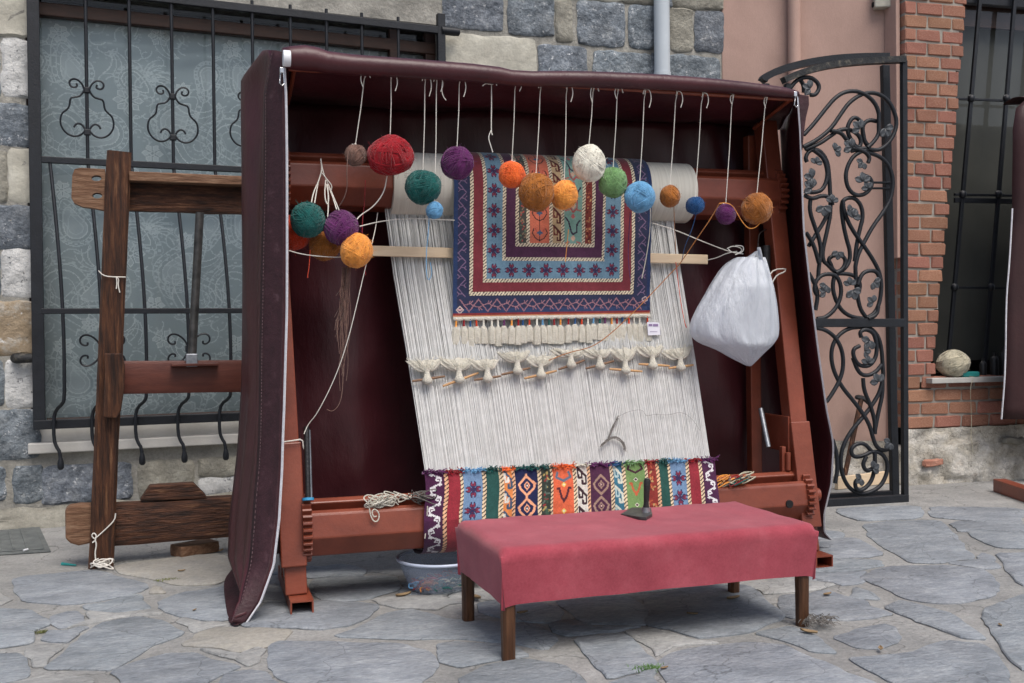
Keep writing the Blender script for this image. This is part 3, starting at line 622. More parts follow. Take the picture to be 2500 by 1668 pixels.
for bx in [120]+barx:
    X0 = WIN.lpx(bx, 300, YO).x; pts = []
    if bx != 120: pts += [(X0, YO, 3.0), (X0, YO, za+.02)]
    for i in range(12):
        z = za-(za-(zb_+.17))*i/11; b = belly(z); pts.append((X0+b*.45, YO-b, z))
    b = belly(zb_+.17)
    pts += [(X0+b*.40, YO-b, zb_+.14), (X0+.012, YO-.05, zb_+.10), (X0, YO-.046, zb_+.05), (X0, YO-.048, zb_-.06), (X0+.012, YO-.055, zb_-.10), (X0+.05-.02, YO-.06, zb_-.13), (X0+.032, YO-.062, zb_-.21)]
    m2 = MB().tube([WIN.p(*p) for p in smoothpts([Vector(p) for p in pts], 1)], .0095, 8)
    q = Vector(pts[-1]); m2.tube([WIN.p(q.x, q.y, q.z+.05), WIN.p(q.x, q.y, q.z+.02), WIN.p(q.x, q.y, q.z-.005), WIN.p(q.x, q.y, q.z-.015)], [.010, .017, .017, .009], 8)
    m2.build('bar', M['iron'], gr, smooth=50); bars.append(X0)
LH = [(425,462),(430,480),(410,488),(392,480),(386,457),(402,438),(430,438),(455,462),(466,490),(466,500),(445,535),(415,543),(390,549),(386,600),(370,620),(345,640),(335,680),(341,720),(370,758),(410,772),(446,760),(466,735)]
LC = [(466,722),(455,702),(435,691),(416,700),(408,718)]
LC2 = [(928,296),(931,312),(910,316),(890,300),(890,270),(915,252),(950,260),(985,292),(1002,335)]
kx = (WIN.lpx(314, 300, YO).x-WIN.lpx(214, 300, YO).x)/(100*2.24)
for X0 in bars[1::2]:
    zc0 = WIN.lpx(216, 221, YO).z
    for sg in (1, -1):
        for cu in (LH, LC):
            pts = smoothpts([WIN.p(X0+sg*(x-480)*kx, YO-.012, zc0-(y-495)*kx) for x, y in cu], 2)
            MB().tube(pts, .0055, 6).build('scroll', M['iron'], gr, smooth=60)
    for dz in (0, -.233): MB().box(WIN.p(X0, YO, zc0+dz), WIN.X, WIN.Y, WIN.Z, .036, .03, .032).build('collar', M['iron'], gr, bevel=.004)
    zc1 = WIN.lpx(450, 852, YO-.13).z; b = belly(zc1); xs = X0+b*.45
    for sg in (1, -1):
        for sv in (1, -1):
            pts = smoothpts([WIN.p(xs+sg*(x-1008)*kx, YO-b-.012, zc1-sv*(y-343)*kx) for x, y in LC2], 2)
            MB().tube(pts, .0055, 6).build('scroll', M['iron'], gr, smooth=60)
    MB().box(WIN.p(xs, YO-b, zc1), WIN.X, WIN.Y, WIN.Z, .038, .032, .036).build('collar', M['iron'], gr, bevel=.004)
q = WIN.lpx(62, 875, YO)
MB().tube([WIN.p(q.x-.05, -.02, q.z), WIN.p(q.x-.045, YO+.01, q.z), WIN.p(xl, YO+.01, q.z)], [.028, .028, .024], 10).build('wall_stub', M['ironworn'], gr, smooth=40)
q = WIN.lpx(1118, 80, YO); MB().tube([WIN.p(xr_, YO-.01, q.z), WIN.p(q.x, YO-.01, q.z), WIN.p(q.x+.008, YO-.01, q.z)], [.026, .026, .015], 12).build('rounded_end', M['iron'], gr, smooth=50)

# ---------------------------------------------------------------- pipes, pink wall
def vpipe(fr, xa, ya, xb, yb, r, y, z0, z1, name, m, label):
    a = fr.lpx((xa+xb)/2, (ya+yb)/2, y).x
    o = MB().tube([fr.p(a, y, z0), fr.p(a, y, z0+.01), fr.p(a, y, 1.5), fr.p(a, y, 2.35), fr.p(a, y, z1)], r, 20)
    t = thing(name, label, 'pipe', fr.p(a, y, z0)); o.build('tube', M[m], t, smooth=60)
    for z in (.4, 1.55, 2.75): MB().tube([fr.p(a, y, z-.012), fr.p(a, y, z+.012)], r+.004, 20).build('clamp', M[m], t, smooth=40)
    return t
vpipe(STO, 1612, 90, 1620, 90, .053, -.075, 0.0, 3.6, 'downpipe', 'pipe', 'pale grey plastic downpipe fixed to the slate stone wall')
bl0 = BRK.lpx(2212, 500).x
_e = BRK.p(bl0-.012, .17, 0); _d = _e-STO.p(sx1, 0, 0)
PNK = Frame(STO.p(sx1, 0, 0), math.degrees(math.atan2(_d.y, _d.x))); plen = _d.length
pink = thing('pink_plaster_wall', 'plain pink plastered wall between slate stones and brick pillar', 'wall', PNK.p(plen/2, 0, 0))
MB().box(PNK.p(plen/2, .1, 1.92), PNK.X, PNK.Y, PNK.Z, plen, .2, 3.36).build('plaster', M['pink'], pink, bevel=.006)
a = PNK.lpx(2176, 100).x
rt = MB(); rt.box(BRK.p(bl0-.02, .11, 2.5), BRK.X, BRK.Y, BRK.Z, .03, .13, 2.0); rt.box(BRK.p(bl0-.02, .165, .86), BRK.X, BRK.Y, BRK.Z, .03, .05, 1.275); rt.build('plaster_return', M['pink'], pink, bevel=.004)
MB().box(BRK.p(bl0+.0, .10, .12), BRK.X, BRK.Y, BRK.Z, .14, .22, .25).build('rubble_return', M['rubble'], pink, bevel=.02)
rows = [[PNK.p(-.02+j*.04, -.02-.03*noise.noise(Vector((j*.4, i*.5, 3)))-.02*(i < 3), i*.034) for j in range(int(plen/.04)+2)] for i in range(9)]
MB().grid(rows).build('rubble_foot', M['rubble'], pink, smooth=60)
vpipe(PNK, 1938, 60, 1940, 60, .042, -.045, .28, 3.6, 'painted_pipe', 'pink', 'pink painted pipe running up the pink plaster wall')
q = PNK.lpx(2155, 5, -.05); lb = thing('wall_box', 'small off-white junction box high on the pink wall', 'box', PNK.p(q.x, -.05, q.z-.06))
MB().box(PNK.p(q.x, -.035, q.z+.04), PNK.X, PNK.Y, PNK.Z, .11, .07, .16).build('housing', M['cream'], lb, bevel=.008)
MB().box(PNK.p(q.x-.057, -.03, q.z-.01), PNK.X, PNK.Y, PNK.Z, .016, .03, .03).build('cable_inlet', M['dark'], lb, bevel=.003)

# ================================================================== BRICK WALL
bw = thing('brick_wall', 'red brick wall with white sill beside the iron gate', 'wall', BRK.p(0, .1, 0))
bl = BRK.lpx(2212, 500).x; zs = BRK.lpx(2300, 930).z; zr0 = BRK.lpx(2300, 1046).z
def redge(z):
    a, b = BRK.lpx(2362, 30), BRK.lpx(2284, 900); t = (z-b.z)/(a.z-b.z); return b.x+(a.x-b.x)*t
pitch = .0885; pool = []
random.seed(5)
for k in range(6):                             # a few brick shapes shared by all bricks
    bm = bmesh.new(); bmesh.ops.create_cube(bm, size=1); bmesh.ops.bevel(bm, geom=bm.edges[:], offset=.07, segments=1, affect='EDGES')
    for v in bm.verts: v.co += Vector((random.uniform(-.02, .02), random.uniform(-.03, .03), random.uniform(-.05, .05)))
    me = bpy.data.meshes.new('brick'); bm.to_mesh(me); bm.free(); me.materials.append(M['brick']); pool.append(me)
def brick(x0, x1, z, y0, y1, dy=0):
    o = bpy.data.objects.new('brick', random.choice(pool)); COL.objects.link(o); o.parent = bw
    o.location = BRK.p((x0+x1)/2, (y0+y1)/2+dy, z+pitch/2) - ROOTPOS[bw.name]; o.scale = (x1-x0, y1-y0, pitch-.013)
    o.rotation_euler = (0, random.uniform(-.008, .008), random.uniform(-.01, .01))
n = 0; z = zs-pitch*.2
z = zr0
core = MB()
while z < 3.55:
    dy = random.uniform(-.004, .004)
    if z < zs-.03:
        x = bl + (0 if n % 2 == 0 else -.0); first = True
        while x < bl+2.6:
            l = (.10 if n % 2 and first else .205)+random.uniform(-.006, .006); brick(x, x+l, z, 0, .11, random.uniform(-.004, .004)); x += l+.012; first = False
    else:
        R_ = redge(z)+random.uniform(-.012, .012); Wd = R_-bl
        if n % 2: cuts = [bl, bl+Wd*.34, R_]
        else: cuts = [bl, bl+Wd*.64, R_]
        if Wd > .36: cuts = [bl, bl+Wd*(.20 if n % 2 else .38), bl+Wd*(.62 if n % 2 else .78), R_]
        for a, b in zip(cuts[:-1], cuts[1:]): brick(a+.005, b-.006, z, 0, .11, random.uniform(-.004, .004))
        brick(R_-.11, R_-.002-random.random()*.01, z, .122, .24)
    brick(bl, bl+.1, z, .12+.03*(n % 2), .24)
    z += pitch; n += 1
for k in range(12):                            # mortar behind the bricks, following the slanted jamb
    za_, zb2 = zr0+(3.55-zr0)*k/12, zr0+(3.55-zr0)*(k+1)/12
    if zb2 <= zs: continue
    r_ = min(redge(za_), redge(zb2))-.014
    core.box(BRK.p((bl+.008+r_)/2, .17, (za_+zb2)/2), BRK.X, BRK.Y, BRK.Z, r_-bl-.008, .32, zb2-za_)
core.box(BRK.p(bl+1.3+.008, .17, (zr0+zs)/2), BRK.X, BRK.Y, BRK.Z, 2.6, .32, zs-zr0-.01)
core.build('mortar_core', M['brickmortar'], bw)
rows = []
for i in range(15):
    row = []
    for j in range(66):
        x = bl-.05+j*.042; t = i/14; z = (zr0+.005)*t
        q = Vector((x*5, z*7, 2)); y = -.01-.035*(1-t)-.045*abs(noise.noise(q))-.025*noise.noise(q*3.1)-.012*noise.noise(q*8)
        dx, dz = x-(bl+.42), z-.16
        if dx*dx/.05+dz*dz/.014 < 1: y = -.07-.008*noise.noise(q*2)
        row.append(BRK.p(x, y, z+.006*noise.noise(q*4)))
    rows.append(row)
MB().grid(rows).build('rubble_foot', M['rubble'], bw, smooth=40)
random.seed(11)
for k in range(9):                             # thin tile courses and stones set in the rubble
    x = bl+random.uniform(.02, 1.5); z = random.choice([.05, .12, .2, .235, .24]); l = random.uniform(.08, .2)
    stone_piece(BRK, x, x+l, z, z+random.uniform(.022, .06), M['brick'] if k % 2 else M['greystone'], bw, y=-.055, proud=.025, rough=.01)
sp_ = BRK.lpx(2272, 935, -.03)
mb = MB(); mb.box(BRK.p(sp_.x+.55, .075, zs+.004), BRK.X, BRK.Y, BRK.Z, 1.12, .27, .035); mb.build('sill', M['sillstone'], bw, bevel=.004)
# its window
wn = MB(); YW = .17
a0, a1 = redge(zs), redge(3.1)
wn.bar(BRK.p(a0+.03, YW, zs), BRK.p(a1+.03, YW, 3.1), .05, .05, BRK.X); wn.bar(BRK.p(a0+1.3, YW, zs), BRK.p(a1+1.3, YW, 3.1), .05, .05, BRK.X)
zt2 = BRK.lpx(2420, 15, YW).z
wn.box(BRK.p(a1+.6, YW+.002, zt2+.1), BRK.X, BRK.Y, BRK.Z, 1.5, .05, .2)
wwin = wn.build('window', M['iron'], bw, bevel=.004)
MB().add([BRK.p(a0-.02, .215, zs), BRK.p(a0+1.3, .215, zs), BRK.p(a1+1.3, .215, 3.5), BRK.p(a1-.05, .215, 3.5)], [(0, 1, 2, 3)]).build('pane', M['pane'], wwin)
MB().box(BRK.p(a0+.9, .30, 2.2), BRK.X, BRK.Y, BRK.Z, 1.9, .01, 2.8).build('grey_backing', M['grey_backing'], wwin)  # grey sheet added behind the pane, stands in for dark reflecting glass
zq = BRK.lpx(2420, 62, .2).z
MB().box(BRK.p(a1+.6, .24, zq+.1), BRK.X, BRK.Y, BRK.Z, 1.5, .03, .22).build('valance', M['winwood'], wwin)
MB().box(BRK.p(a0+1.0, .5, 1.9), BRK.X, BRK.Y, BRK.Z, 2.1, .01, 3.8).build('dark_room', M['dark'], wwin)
g2 = thing('bar_grille', 'black bar grille with round knobs in the brick wall window', 'grille', BRK.p(a0+.3, .12, zs))
Z22 = (1850, 0, 2.412); Z33 = (1850, 600, 2.412)
def line_on(fr, y, *pts): return [fr.px(a, b, y) for a, b in pts]
for xa, xb in ((2391, 2312), (2476, 2402), (2560, 2490)):
    A, B = BRK.px(xa, 12, .12), BRK.px(xb, 912, .12); d = (B-A); A = A-d*.2
    MB().bar(A, B, .026, .022, BRK.X).build('bar', M['iron'], g2, bevel=.003)
    for yy in (241, 475, 702):
        t = (yy-12)/900; P_ = BRK.px(xa+(xb-xa)*t, yy, .115)
        MB().tube([P_-BRK.Z*.026, P_-BRK.Z*.018, P_, P_+BRK.Z*.018, P_+BRK.Z*.026], [.012, .021, .026, .021, .012], 10).build('knob', M['iron'], g2, smooth=60)
for (ya, yb, w_) in ((241, 249, .016), (475, 479, .016), (489, 493, .034), (702, 705, .016)):
    A, B = BRK.px(2330, ya, .125), BRK.px(2520, yb, .125)
    MB().bar(A, B, w_, .018, BRK.Z).build('cross_bar', M['iron'], g2, bevel=.002)

# ================================================================== IRON GATE
gate = thing('iron_gate', 'black wrought iron gate leaf with vine scrolls and leaves', 'gate', GAT.p(-.15, 0, GAT.lpx(2207, 1226).z))
G = lambda x, y, o=0.0: GAT.px(x, y, o)
gz = lambda z_, pts, o=0.0: [G(x, y, o) for x, y in zz(*z_, pts)]
MB().bar(G(2206, 148), G(2209, 1222), .033, .033, GAT.X).build('post', M['iron'], gate, bevel=.003)
MB().bar(G(1922, 205), G(1935, 1232), .033, .033, GAT.X).build('post', M['iron'], gate, bevel=.003)
MB().bar(G(1930, 788.5, -.002), G(2207, 788.5, -.002), .05, .03, GAT.Z).build('rail', M['iron'], gate, bevel=.003)
MB().bar(G(1935, 1234, -.002), G(2215, 1217, -.002), .05, .036, GAT.Z).build('rail', M['iron'], gate, bevel=.003)
tp = smoothpts(gz(Z22, [(150,475),(200,450),(300,415),(400,390),(520,372),(640,362),(760,356),(862,352)], -.003), 2)
def ribbon(pts, w_, d_, n):
    m_ = MB(); rings = []
    for i, p in enumerate(pts):
        t = (pts[min(i+1, len(pts)-1)]-pts[max(i-1, 0)]).normalized(); up = n.cross(t).normalized()
        rings.append([p+up*w_/2+n*d_/2, p+up*w_/2-n*d_/2, p-up*w_/2-n*d_/2, p-up*w_/2+n*d_/2])
    m_.loft(rings); return m_
ribbon(tp, .036, .05, GAT.Y).build('arched_rail', M['ironworn'], gate, smooth=40)
Z2c = [
 [(270,795),(330,730),(400,640),(460,570),(530,535),(610,540),(680,590),(715,660),(712,730),(715,790),(680,840),(645,870)],
 [(270,865),(350,825),(430,760),(490,670),(540,600),(620,550),(700,545),(770,590),(810,670),(820,740),(790,820),(730,880),(680,885),(630,870),(550,890)],
 [(280,880),(360,850),(430,800),(480,765),(540,760),(590,790),(610,830),(600,870),(570,860),(535,800),(525,750),(550,700),(580,690),(610,720),(620,780),(630,840),(660,870)],
 [(660,870),(620,820),(615,740),(650,705),(700,715)], [(430,770),(490,780),(520,820),(560,860),(590,880)],
 [(645,880),(570,910),(530,970),(515,1040),(530,1110),(570,1150),(620,1150),(660,1120),(675,1080),(660,1045),(630,1035)],
 [(640,895),(720,920),(770,970),(795,1040),(795,1110),(780,1180),(740,1250),(680,1330),(630,1420),(590,1500),(575,1568),(575,1577),(580,1697),(600,1817),(640,1872)],
 [(290,955),(280,930),(300,890),(330,880),(370,890),(410,950),(420,1030),(425,1120),(430,1250),(410,1350),(380,1480),(385,1540),(410,1557),(450,1602),(500,1597),(540,1547),(545,1480),(520,1400),(500,1300),(490,1200),(520,1165),(570,1165),(610,1210),(620,1280),(600,1350),(580,1450),(570,1540)],
 [(330,885),(390,930),(412,1010),(405,1070),(380,1120),(330,1135),(280,1128)], [(275,1150),(320,1175),(380,1150),(430,1165),(440,1210)],
 [(310,1180),(305,1240),(330,1320),(360,1400),(375,1480),(360,1568),(355,1650)], [(430,1200),(400,1290),(350,1370),(300,1450)], [(285,1370),(330,1440),(360,1550)],
 [(500,1180),(510,1260),(560,1360),(620,1440),(680,1530),(715,1597),(730,1677),(720,1777),(690,1847),(640,1872)],
 [(190,520),(230,470),(300,450),(350,480),(365,520),(340,560),(310,560)], [(250,470),(270,500),(272,545)],
 [(545,870),(600,880),(640,900),(660,930),(650,960)]]
Z3c = [
 [(355,300),(330,260),(345,200),(390,165),(460,170),(490,230),(490,300),(460,370),(400,425),(350,430)],
 [(455,165),(440,230),(450,300),(490,380),(550,420),(620,430)], [(455,165),(540,165),(590,190),(605,240),(590,280)],
 [(590,230),(610,170),(650,145),(700,150),(720,200)], [(300,160),(340,230),(355,290),(340,380)],
 [(430,110),(415,80),(440,60),(470,55),(500,60),(520,90),(500,140),(460,160)], [(430,108),(440,140),(470,160)], [(710,360),(700,410),(650,430)],
 [(345,485),(400,495),(460,540),(500,620),(505,720),(480,800),(440,870),(405,920)],
 [(600,480),(540,485),(480,520),(440,580),(430,660),(450,750),(500,840),(560,910),(620,990),(660,1060),(680,1140),(700,1190),(750,1210),(795,1180)],
 [(600,480),(660,480),(710,530),(730,610),(735,700),(740,770),(720,860),(680,930),(620,1010),(550,1090),(500,1180),(485,1270),(500,1360),(540,1430),(600,1465),(670,1450),(730,1410),(765,1330),(760,1260),(720,1215),(670,1210),(620,1240),(560,1245),(545,1200),(580,1165),(630,1165),(670,1210)],
 [(610,540),(600,510),(630,490),(680,510),(700,570),(700,650),(660,710),(600,710),(565,660),(560,610),(600,590)],
 [(560,660),(590,740),(630,770),(690,750),(730,700)], [(620,780),(625,850),(660,930),(690,1030),(690,1110)], [(735,780),(735,880),(710,980),(690,1090)],
 [(640,1240),(615,1290),(640,1330),(680,1310)], [(690,1220),(690,1310),(670,1390),(620,1440),(580,1440),(570,1390),(600,1370)],
 [(440,1140),(465,1220),(470,1320),(455,1400)]]
k_ = 0
for z_, cs in ((Z22, Z2c), (Z33, Z3c)):
    for c in cs:
        o = -.012+.008*(k_ % 4); k_ += 1
        MB().tube(smoothpts(gz(z_, c, o), 2), .0125, 7).build('scroll', M['iron'], gate, smooth=70)
def gate_leaf(P_, s, a):
    m_ = MB(); n = GAT.Y
    for j in range(3):                         # three cupped lobes
        b = a+(j-1)*1.15; d = GAT.X*math.cos(b)+GAT.Z*math.sin(b); q = GAT.X*-math.sin(b)+GAT.Z*math.cos(b); rows = []
        for t, wd in ((0, .18), (.3, .75), (.62, 1.0), (.88, .7), (1.05, .15)):
            rows.append([P_+d*s*t+q*s*.42*wd*e - n*(.012+.35*s*t*(1-t)+.1*s*abs(e)) for e in (-1, -.5, 0, .5, 1)])
        m_.grid(rows)
    m_.build('leaf', M['ironleaf'], gate, smooth=60, solid=.003)
for x, y in [(445,890),(540,870),(590,760),(740,760),(335,965),(315,1050),(310,1110),(610,960),(610,1070),(640,1110),(380,1220),(430,1190),(530,1250),(550,1280),(300,525)]:
    gate_leaf(G(*zz(*Z22, [(x, y)])[0], -.01), random.uniform(.04, .055), random.uniform(0, 6.28))
for x, y in [(465,40),(395,240),(390,275),(535,230),(550,265),(675,215),(670,335),(650,560),(620,620),(640,690),(700,800),(670,1310),(600,1370),(770,1160)]:
    gate_leaf(G(*zz(*Z33, [(x, y)])[0], -.01), random.uniform(.04, .055), random.uniform(0, 6.28))
g3 = thing('folded_gate_leaf', 'plain black iron gate frame folded behind the scrolled gate', 'gate', GAT.p(-.3, .12, GAT.lpx(2180, 1222, .12).z))
MB().bar(G(2160, 160, .12), G(2184, 1212, .12), .048, .035, GAT.X).build('post', M['iron'], g3, bevel=.003)
MB().bar(G(1868, 205, .12), G(1885, 1225, .12), .04, .035, GAT.X).build('post', M['iron'], g3, bevel=.003)
ribbon(smoothpts(gz(Z22, [(28,478),(40,455),(130,412),(280,372),(450,347),(600,338),(765,336)], .12), 2), .04, .05, GAT.Y).build('arched_rail', M['iron'], g3, smooth=40)
MB().bar(G(1880, 1222, .122), G(2186, 1206, .122), .045, .034, GAT.Z).build('rail', M['iron'], g3, bevel=.003)
for yy, o in ((446, .03), (460, .02)):
    A, B = G(2128, yy, .1), G(2178, yy, .1); MB().tube([A, B], .007, 6).build('latch_bolt', M['iron'], g3)
for x0_, in ((115,),):
    pass
pl = thing('leaning_pick', 'rusty long handled pick leaning on the pink wall behind the gate', 'tool', PNK.p(PNK.lpx(2065, 1160).x, -.2, 0))
A, B = PNK.px(*zz(*Z33, [(505, 1385)])[0], -.22), PNK.px(*zz(*Z33, [(610, 900)])[0], -.1)
A = Vector((A.x, A.y, max(A.z, .012)))
MB().tube([A, B], .017, 8).build('handle', M['woodz'], pl, smooth=50)
MB().tube(smoothpts([PNK.px(x, y, -.1) for x, y in zz(*Z33, [(572, 893), (600, 893), (635, 905), (660, 935)])], 1), [.008]+[.018]*4+[.008], 7).build('head', M['toolblack'], pl, smooth=50)
bd = MB(); A, B = gnd(2042, 1196), gnd(2200, 1176); bd.bar(A+Vector((0, 0, .042)), B+Vector((0, 0, .042)), .08, .03, Vector((0, 0, 1)))
tag(bd.build('wooden_board', M['slat'], bevel=.003), 'pale wooden board on the ground behind the iron gate foot', 'board')
# ================================================================== LOOM FRAME
L = LOOM
loom = thing('carpet_loom', 'rust brown steel carpet loom strung with white warp under a maroon cover', 'loom', L.p(1.05, .2, 0))
LEAN = .13; YB = .12
def lp(x, y, c=YB, k=LEAN): return L.px(x, y, c, k)
# front posts
def post(bot, top, w_, d_, name='post'):
    return MB().bar(bot, top, w_, d_, L.X).build(name, M['paint'], loom, bevel=.005)
XL = L.lpx(722, 1440, .12).x; XR = L.lpx(1962, 1290, .14).x
lt = L.lpx(668, 400, YB+.2).x
post(L.p(XL, .12, .055), L.p(XL-.062, .12+LEAN*2.0, 2.0), .082, .075)
post(L.p(XR+.004, .12, .055), L.p(XR-.035, .12+LEAN*2.0, 2.0), .082, .075)
for x_ in (XL, XR): post(L.p(x_-(.008 if x_ == XL else -.002), .12-.006, .16), L.p(x_-.017 if x_ == XL else x_-.002, .117+LEAN*.62, .62), .096, .085, 'post_sleeve')
# rear legs, braces
post(L.p(XR-.05, .47, .055), L.p(XR-.065, .46, 1.95), .055, .05, 'rear_leg'); post(L.p(XL+.0, .46, .055), L.p(XL-.02, .44, 1.95), .06, .06, 'rear_leg')
for x_ in (XL, XR):                            # hollow square base tubes, open at the front
    m_ = MB(); w_ = .085; h = .055; t = .006; y0, y1 = 0.0, .62
    o1 = [(-w_/2, 0), (w_/2, 0), (w_/2, h), (-w_/2, h)]; i1 = [(-w_/2+t, t), (w_/2-t, t), (w_/2-t, h-t), (-w_/2+t, h-t)]
    P = lambda a, y: L.p(x_+.012+a[0], y, a[1]+.002)
    vs = [P(a, y0) for a in o1]+[P(a, y0) for a in i1]+[P(a, y1) for a in o1]+[P(a, .45) for a in i1]
    fs = [(i, (i+1) % 4, 4+(i+1) % 4, 4+i) for i in range(4)]+[(i, (i+1) % 4, 8+(i+1) % 4, 8+i) for i in range(4)]+[(4+i, 4+(i+1) % 4, 12+(i+1) % 4, 12+i) for i in range(4)]+[(8, 9, 10, 11), (12, 13, 14, 15)]
    m_.add(vs, fs); m_.build('base_tube', M['paint'], loom)
m_ = MB(); m_.box(L.p(XR-.05, .27, .57), L.X, L.Y, L.Z, .012, .2, .16); m_.build('gusset_plate', M['paint'], loom, bevel=.003)
for zz_ in (1.28, 1.16): MB().bar(L.p(XR-.09, .30, zz_), L.p(XR-.02, .30, zz_), .05, .05, L.Z).build('bracket', M['paint'], loom, bevel=.004)
MB().tube([L.p(XR-.095, .28, 1.42), L.p(XR-.095, .28, 1.06)], .02, 10).build('screw_rod', M['toolblack'], loom, smooth=50)
# beams ------------------------------------------------------------
def octa(r, rot, groove=None):
    pts = []
    for i in range(8):
        a = rad(rot+22.5-45*i); pts.append((r*math.cos(a), r*math.sin(a)))    # (toward the front, up)
    return pts
def beam(xa, xb, yc, zc_, r, rot, gf, name, dz=0.0):
    """eight sided tube; face gf carries a long slot"""
    o = octa(r, rot); prof = []
    for i in range(8):
        a, b = Vector(o[i]).to_3d(), Vector(o[(i+1) % 8]).to_3d(); prof.append(a)
        if i == gf:
            n_ = Vector(((a+b)/2)).normalized(); t1, t2 = a.lerp(b, .30), a.lerp(b, .72)
            prof += [t1, t1-n_*.05, t2-n_*.05, t2]
    rings = [[L.p(x, yc-p.x, zc_+p.y+dz*(x-xa)/(xb-xa)) for p in prof] for x in (xa, xb)]
    m_ = MB(); m_.loft(rings); return m_.build(name, M['paint'], loom, bevel=.006)
def gear(x, yc, zc_, r, parent, w_=.035, nt_=30):
    m_ = MB(); prof = []
    for i in range(nt_):
        for f, rr in ((.0, r), (.3, r+.018), (.62, r+.018), (.9, r)):
            a = 6.2832*(i+f)/nt_; prof.append((rr*math.cos(a), rr*math.sin(a)))
    m_.loft([[L.p(x+dx, yc-a, zc_+b) for a, b in prof] for dx in (-w_/2, w_/2)])
    return m_.build('gear_ring', M['paint'], parent, bevel=.003)
YU, RU = .385, .118
aU, bU = L.lpx(700, 449, YU), L.lpx(1875, 474, YU); ZU = (aU.z+bU.z)/2; XU0, XU1 = aU.x, bU.x
ub = beam(XU0, XU1, YU, ZU, RU, 7, 7, 'upper_beam')
YD, RD = .175, .118
aD, bD = L.lpx(752, 1292, YD), L.lpx(1940, 1208, YD); ZD = (aD.z+bD.z)/2; XD0, XD1 = aD.x, bD.x
print('beams', [round(v, 3) for v in (aU.z, bU.z, aD.z, bD.z, XU0, XU1, XD0, XD1, XL, XR)])
db = beam(XD0, XD1, YD, ZD, RD, 12, 7, 'lower_beam')
ROOTPOS[ub.name] = ROOTPOS[loom.name]; ROOTPOS[db.name] = ROOTPOS[loom.name]
gear(XU0-.012, YU, ZU, .118, ub); gear(XU1+.012, YU, ZU, .118, ub); gear(XD0-.012, YD, ZD, .112, db); gear(XD1+.012, YD, ZD, .112, db)
for b_, y_, z_, x_ in ((ub, YU, ZU, XU0), (ub, YU, ZU, XU1), (db, YD, ZD, XD0), (db, YD, ZD, XD1)):
    s_ = -1 if x_ < 1 else 1; MB().tube([L.p(x_-s_*.01, y_, z_), L.p(x_+s_*.12, y_, z_)], .03, 14).build('axle', M['paint'], b_, smooth=50)
MB().tube([L.p(XD1-.10, YD-.121, ZD-.012), L.p(XD1-.10, YD-.11, ZD-.012)], .017, 14).build('hole_shade_disc', M['dark'], db)  # dark disc paints the shade of a hole; nothing is bored
for x_ in (.35, .75, 1.7): MB().tube([L.p(XU0+x_, YU-.075, ZU+.10), L.p(XU0+x_, YU-.06, ZU+.085)], .008, 8).build('bolt', M['toolsteel'], ub, smooth=50)
m_ = MB(); m_.box(L.p(XR-.085, .17, ZD+.17), L.X, L.Y, L.Z, .02, .025, .11); m_.tube([L.p(XR-.07, .15, ZD+.2), L.p(XR-.07, .15, ZD+.12)], .012, 10); m_.build('pawl', M['paint'], loom, bevel=.003)
# steel rods standing against it
def rod(name, A, B, r, m, label, tape=None):
    t = thing(name, label, 'rod', A); MB().tube([A, B], r, 10).build('shaft', M[m], t, smooth=50)
    if tape: MB().tube([A+(B-A)*.0, A+(B-A)*.035], r+.012, 10).build('tape', M['bluetape'], t, smooth=40)
    return t
rod('pry_rod', L.px(752, 1222, .10), L.px(748, 1042, .16), .011, 'toolblack', 'black rod with blue tape at its foot beside the left loom post', True)
rod('pry_rod', L.px(758, 1216, .115), L.px(753, 1050, .175), .008, 'steel', 'bare grey steel rod beside the black taped rod on the loom')
rod('steel_bar', L.px(1876, 1092, .22), L.px(1857, 998, .30), .011, 'steel', 'short grey steel bar standing by the right loom post')
# thin rod under the canopy roll on which the yarn hangs
ra, rb = L.lpx(705, 168, .07), L.lpx(1935, 243, .07)
MB().tube([L.p(ra.x, .07, ra.z), L.p(rb.x, .07, rb.z)], .0095, 10).build('hanging_rod', M['paint'], loom, smooth=50)
for x_, z_ in ((ra.x+.02, ra.z), (rb.x-.01, rb.z)): MB().tube([L.p(x_, .07, z_), L.p(x_, .12+LEAN*1.98, 1.97)], .009, 8).build('rod_arm', M['paint'], loom, smooth=50)
def rodz(x): return ra.z+(rb.z-ra.z)*(x-ra.x)/(rb.x-ra.x)

# ================================================================== COVER
cov = thing('loom_cover', 'maroon plastic tarpaulin cover with white zips draped over the loom', 'tarpaulin', L.p(1.05, .3, 0))
nz = lambda a, b, c: noise.noise(Vector((a, b, c)))
M['tarpthread'] = mat('seam_thread', [(.3, (84, 60, 65)), (.7, (112, 88, 92))], 30, 2, .8)
# rolled-up front door
pr = [L.lpx(x, y, .05) for x, y in [(690,142),(760,143),(810,157),(1000,168),(1200,183),(1260,194),(1400,194),(1520,198),(1640,203),(1780,213),(1900,226),(1946,232)]]
rr_ = [.036, .048, .041, .037, .036, .030, .033, .033, .031, .028, .024, .014]
pts = smoothpts([L.p(p.x, .045, p.z) for p in pr], 1)
rs = np.interp(np.linspace(0, 1, len(pts)), np.linspace(0, 1, len(rr_)), rr_)
MB().tube(pts, [float(r) for r in rs], 16).build('rolled_flap', M['tarp'], cov, smooth=180)
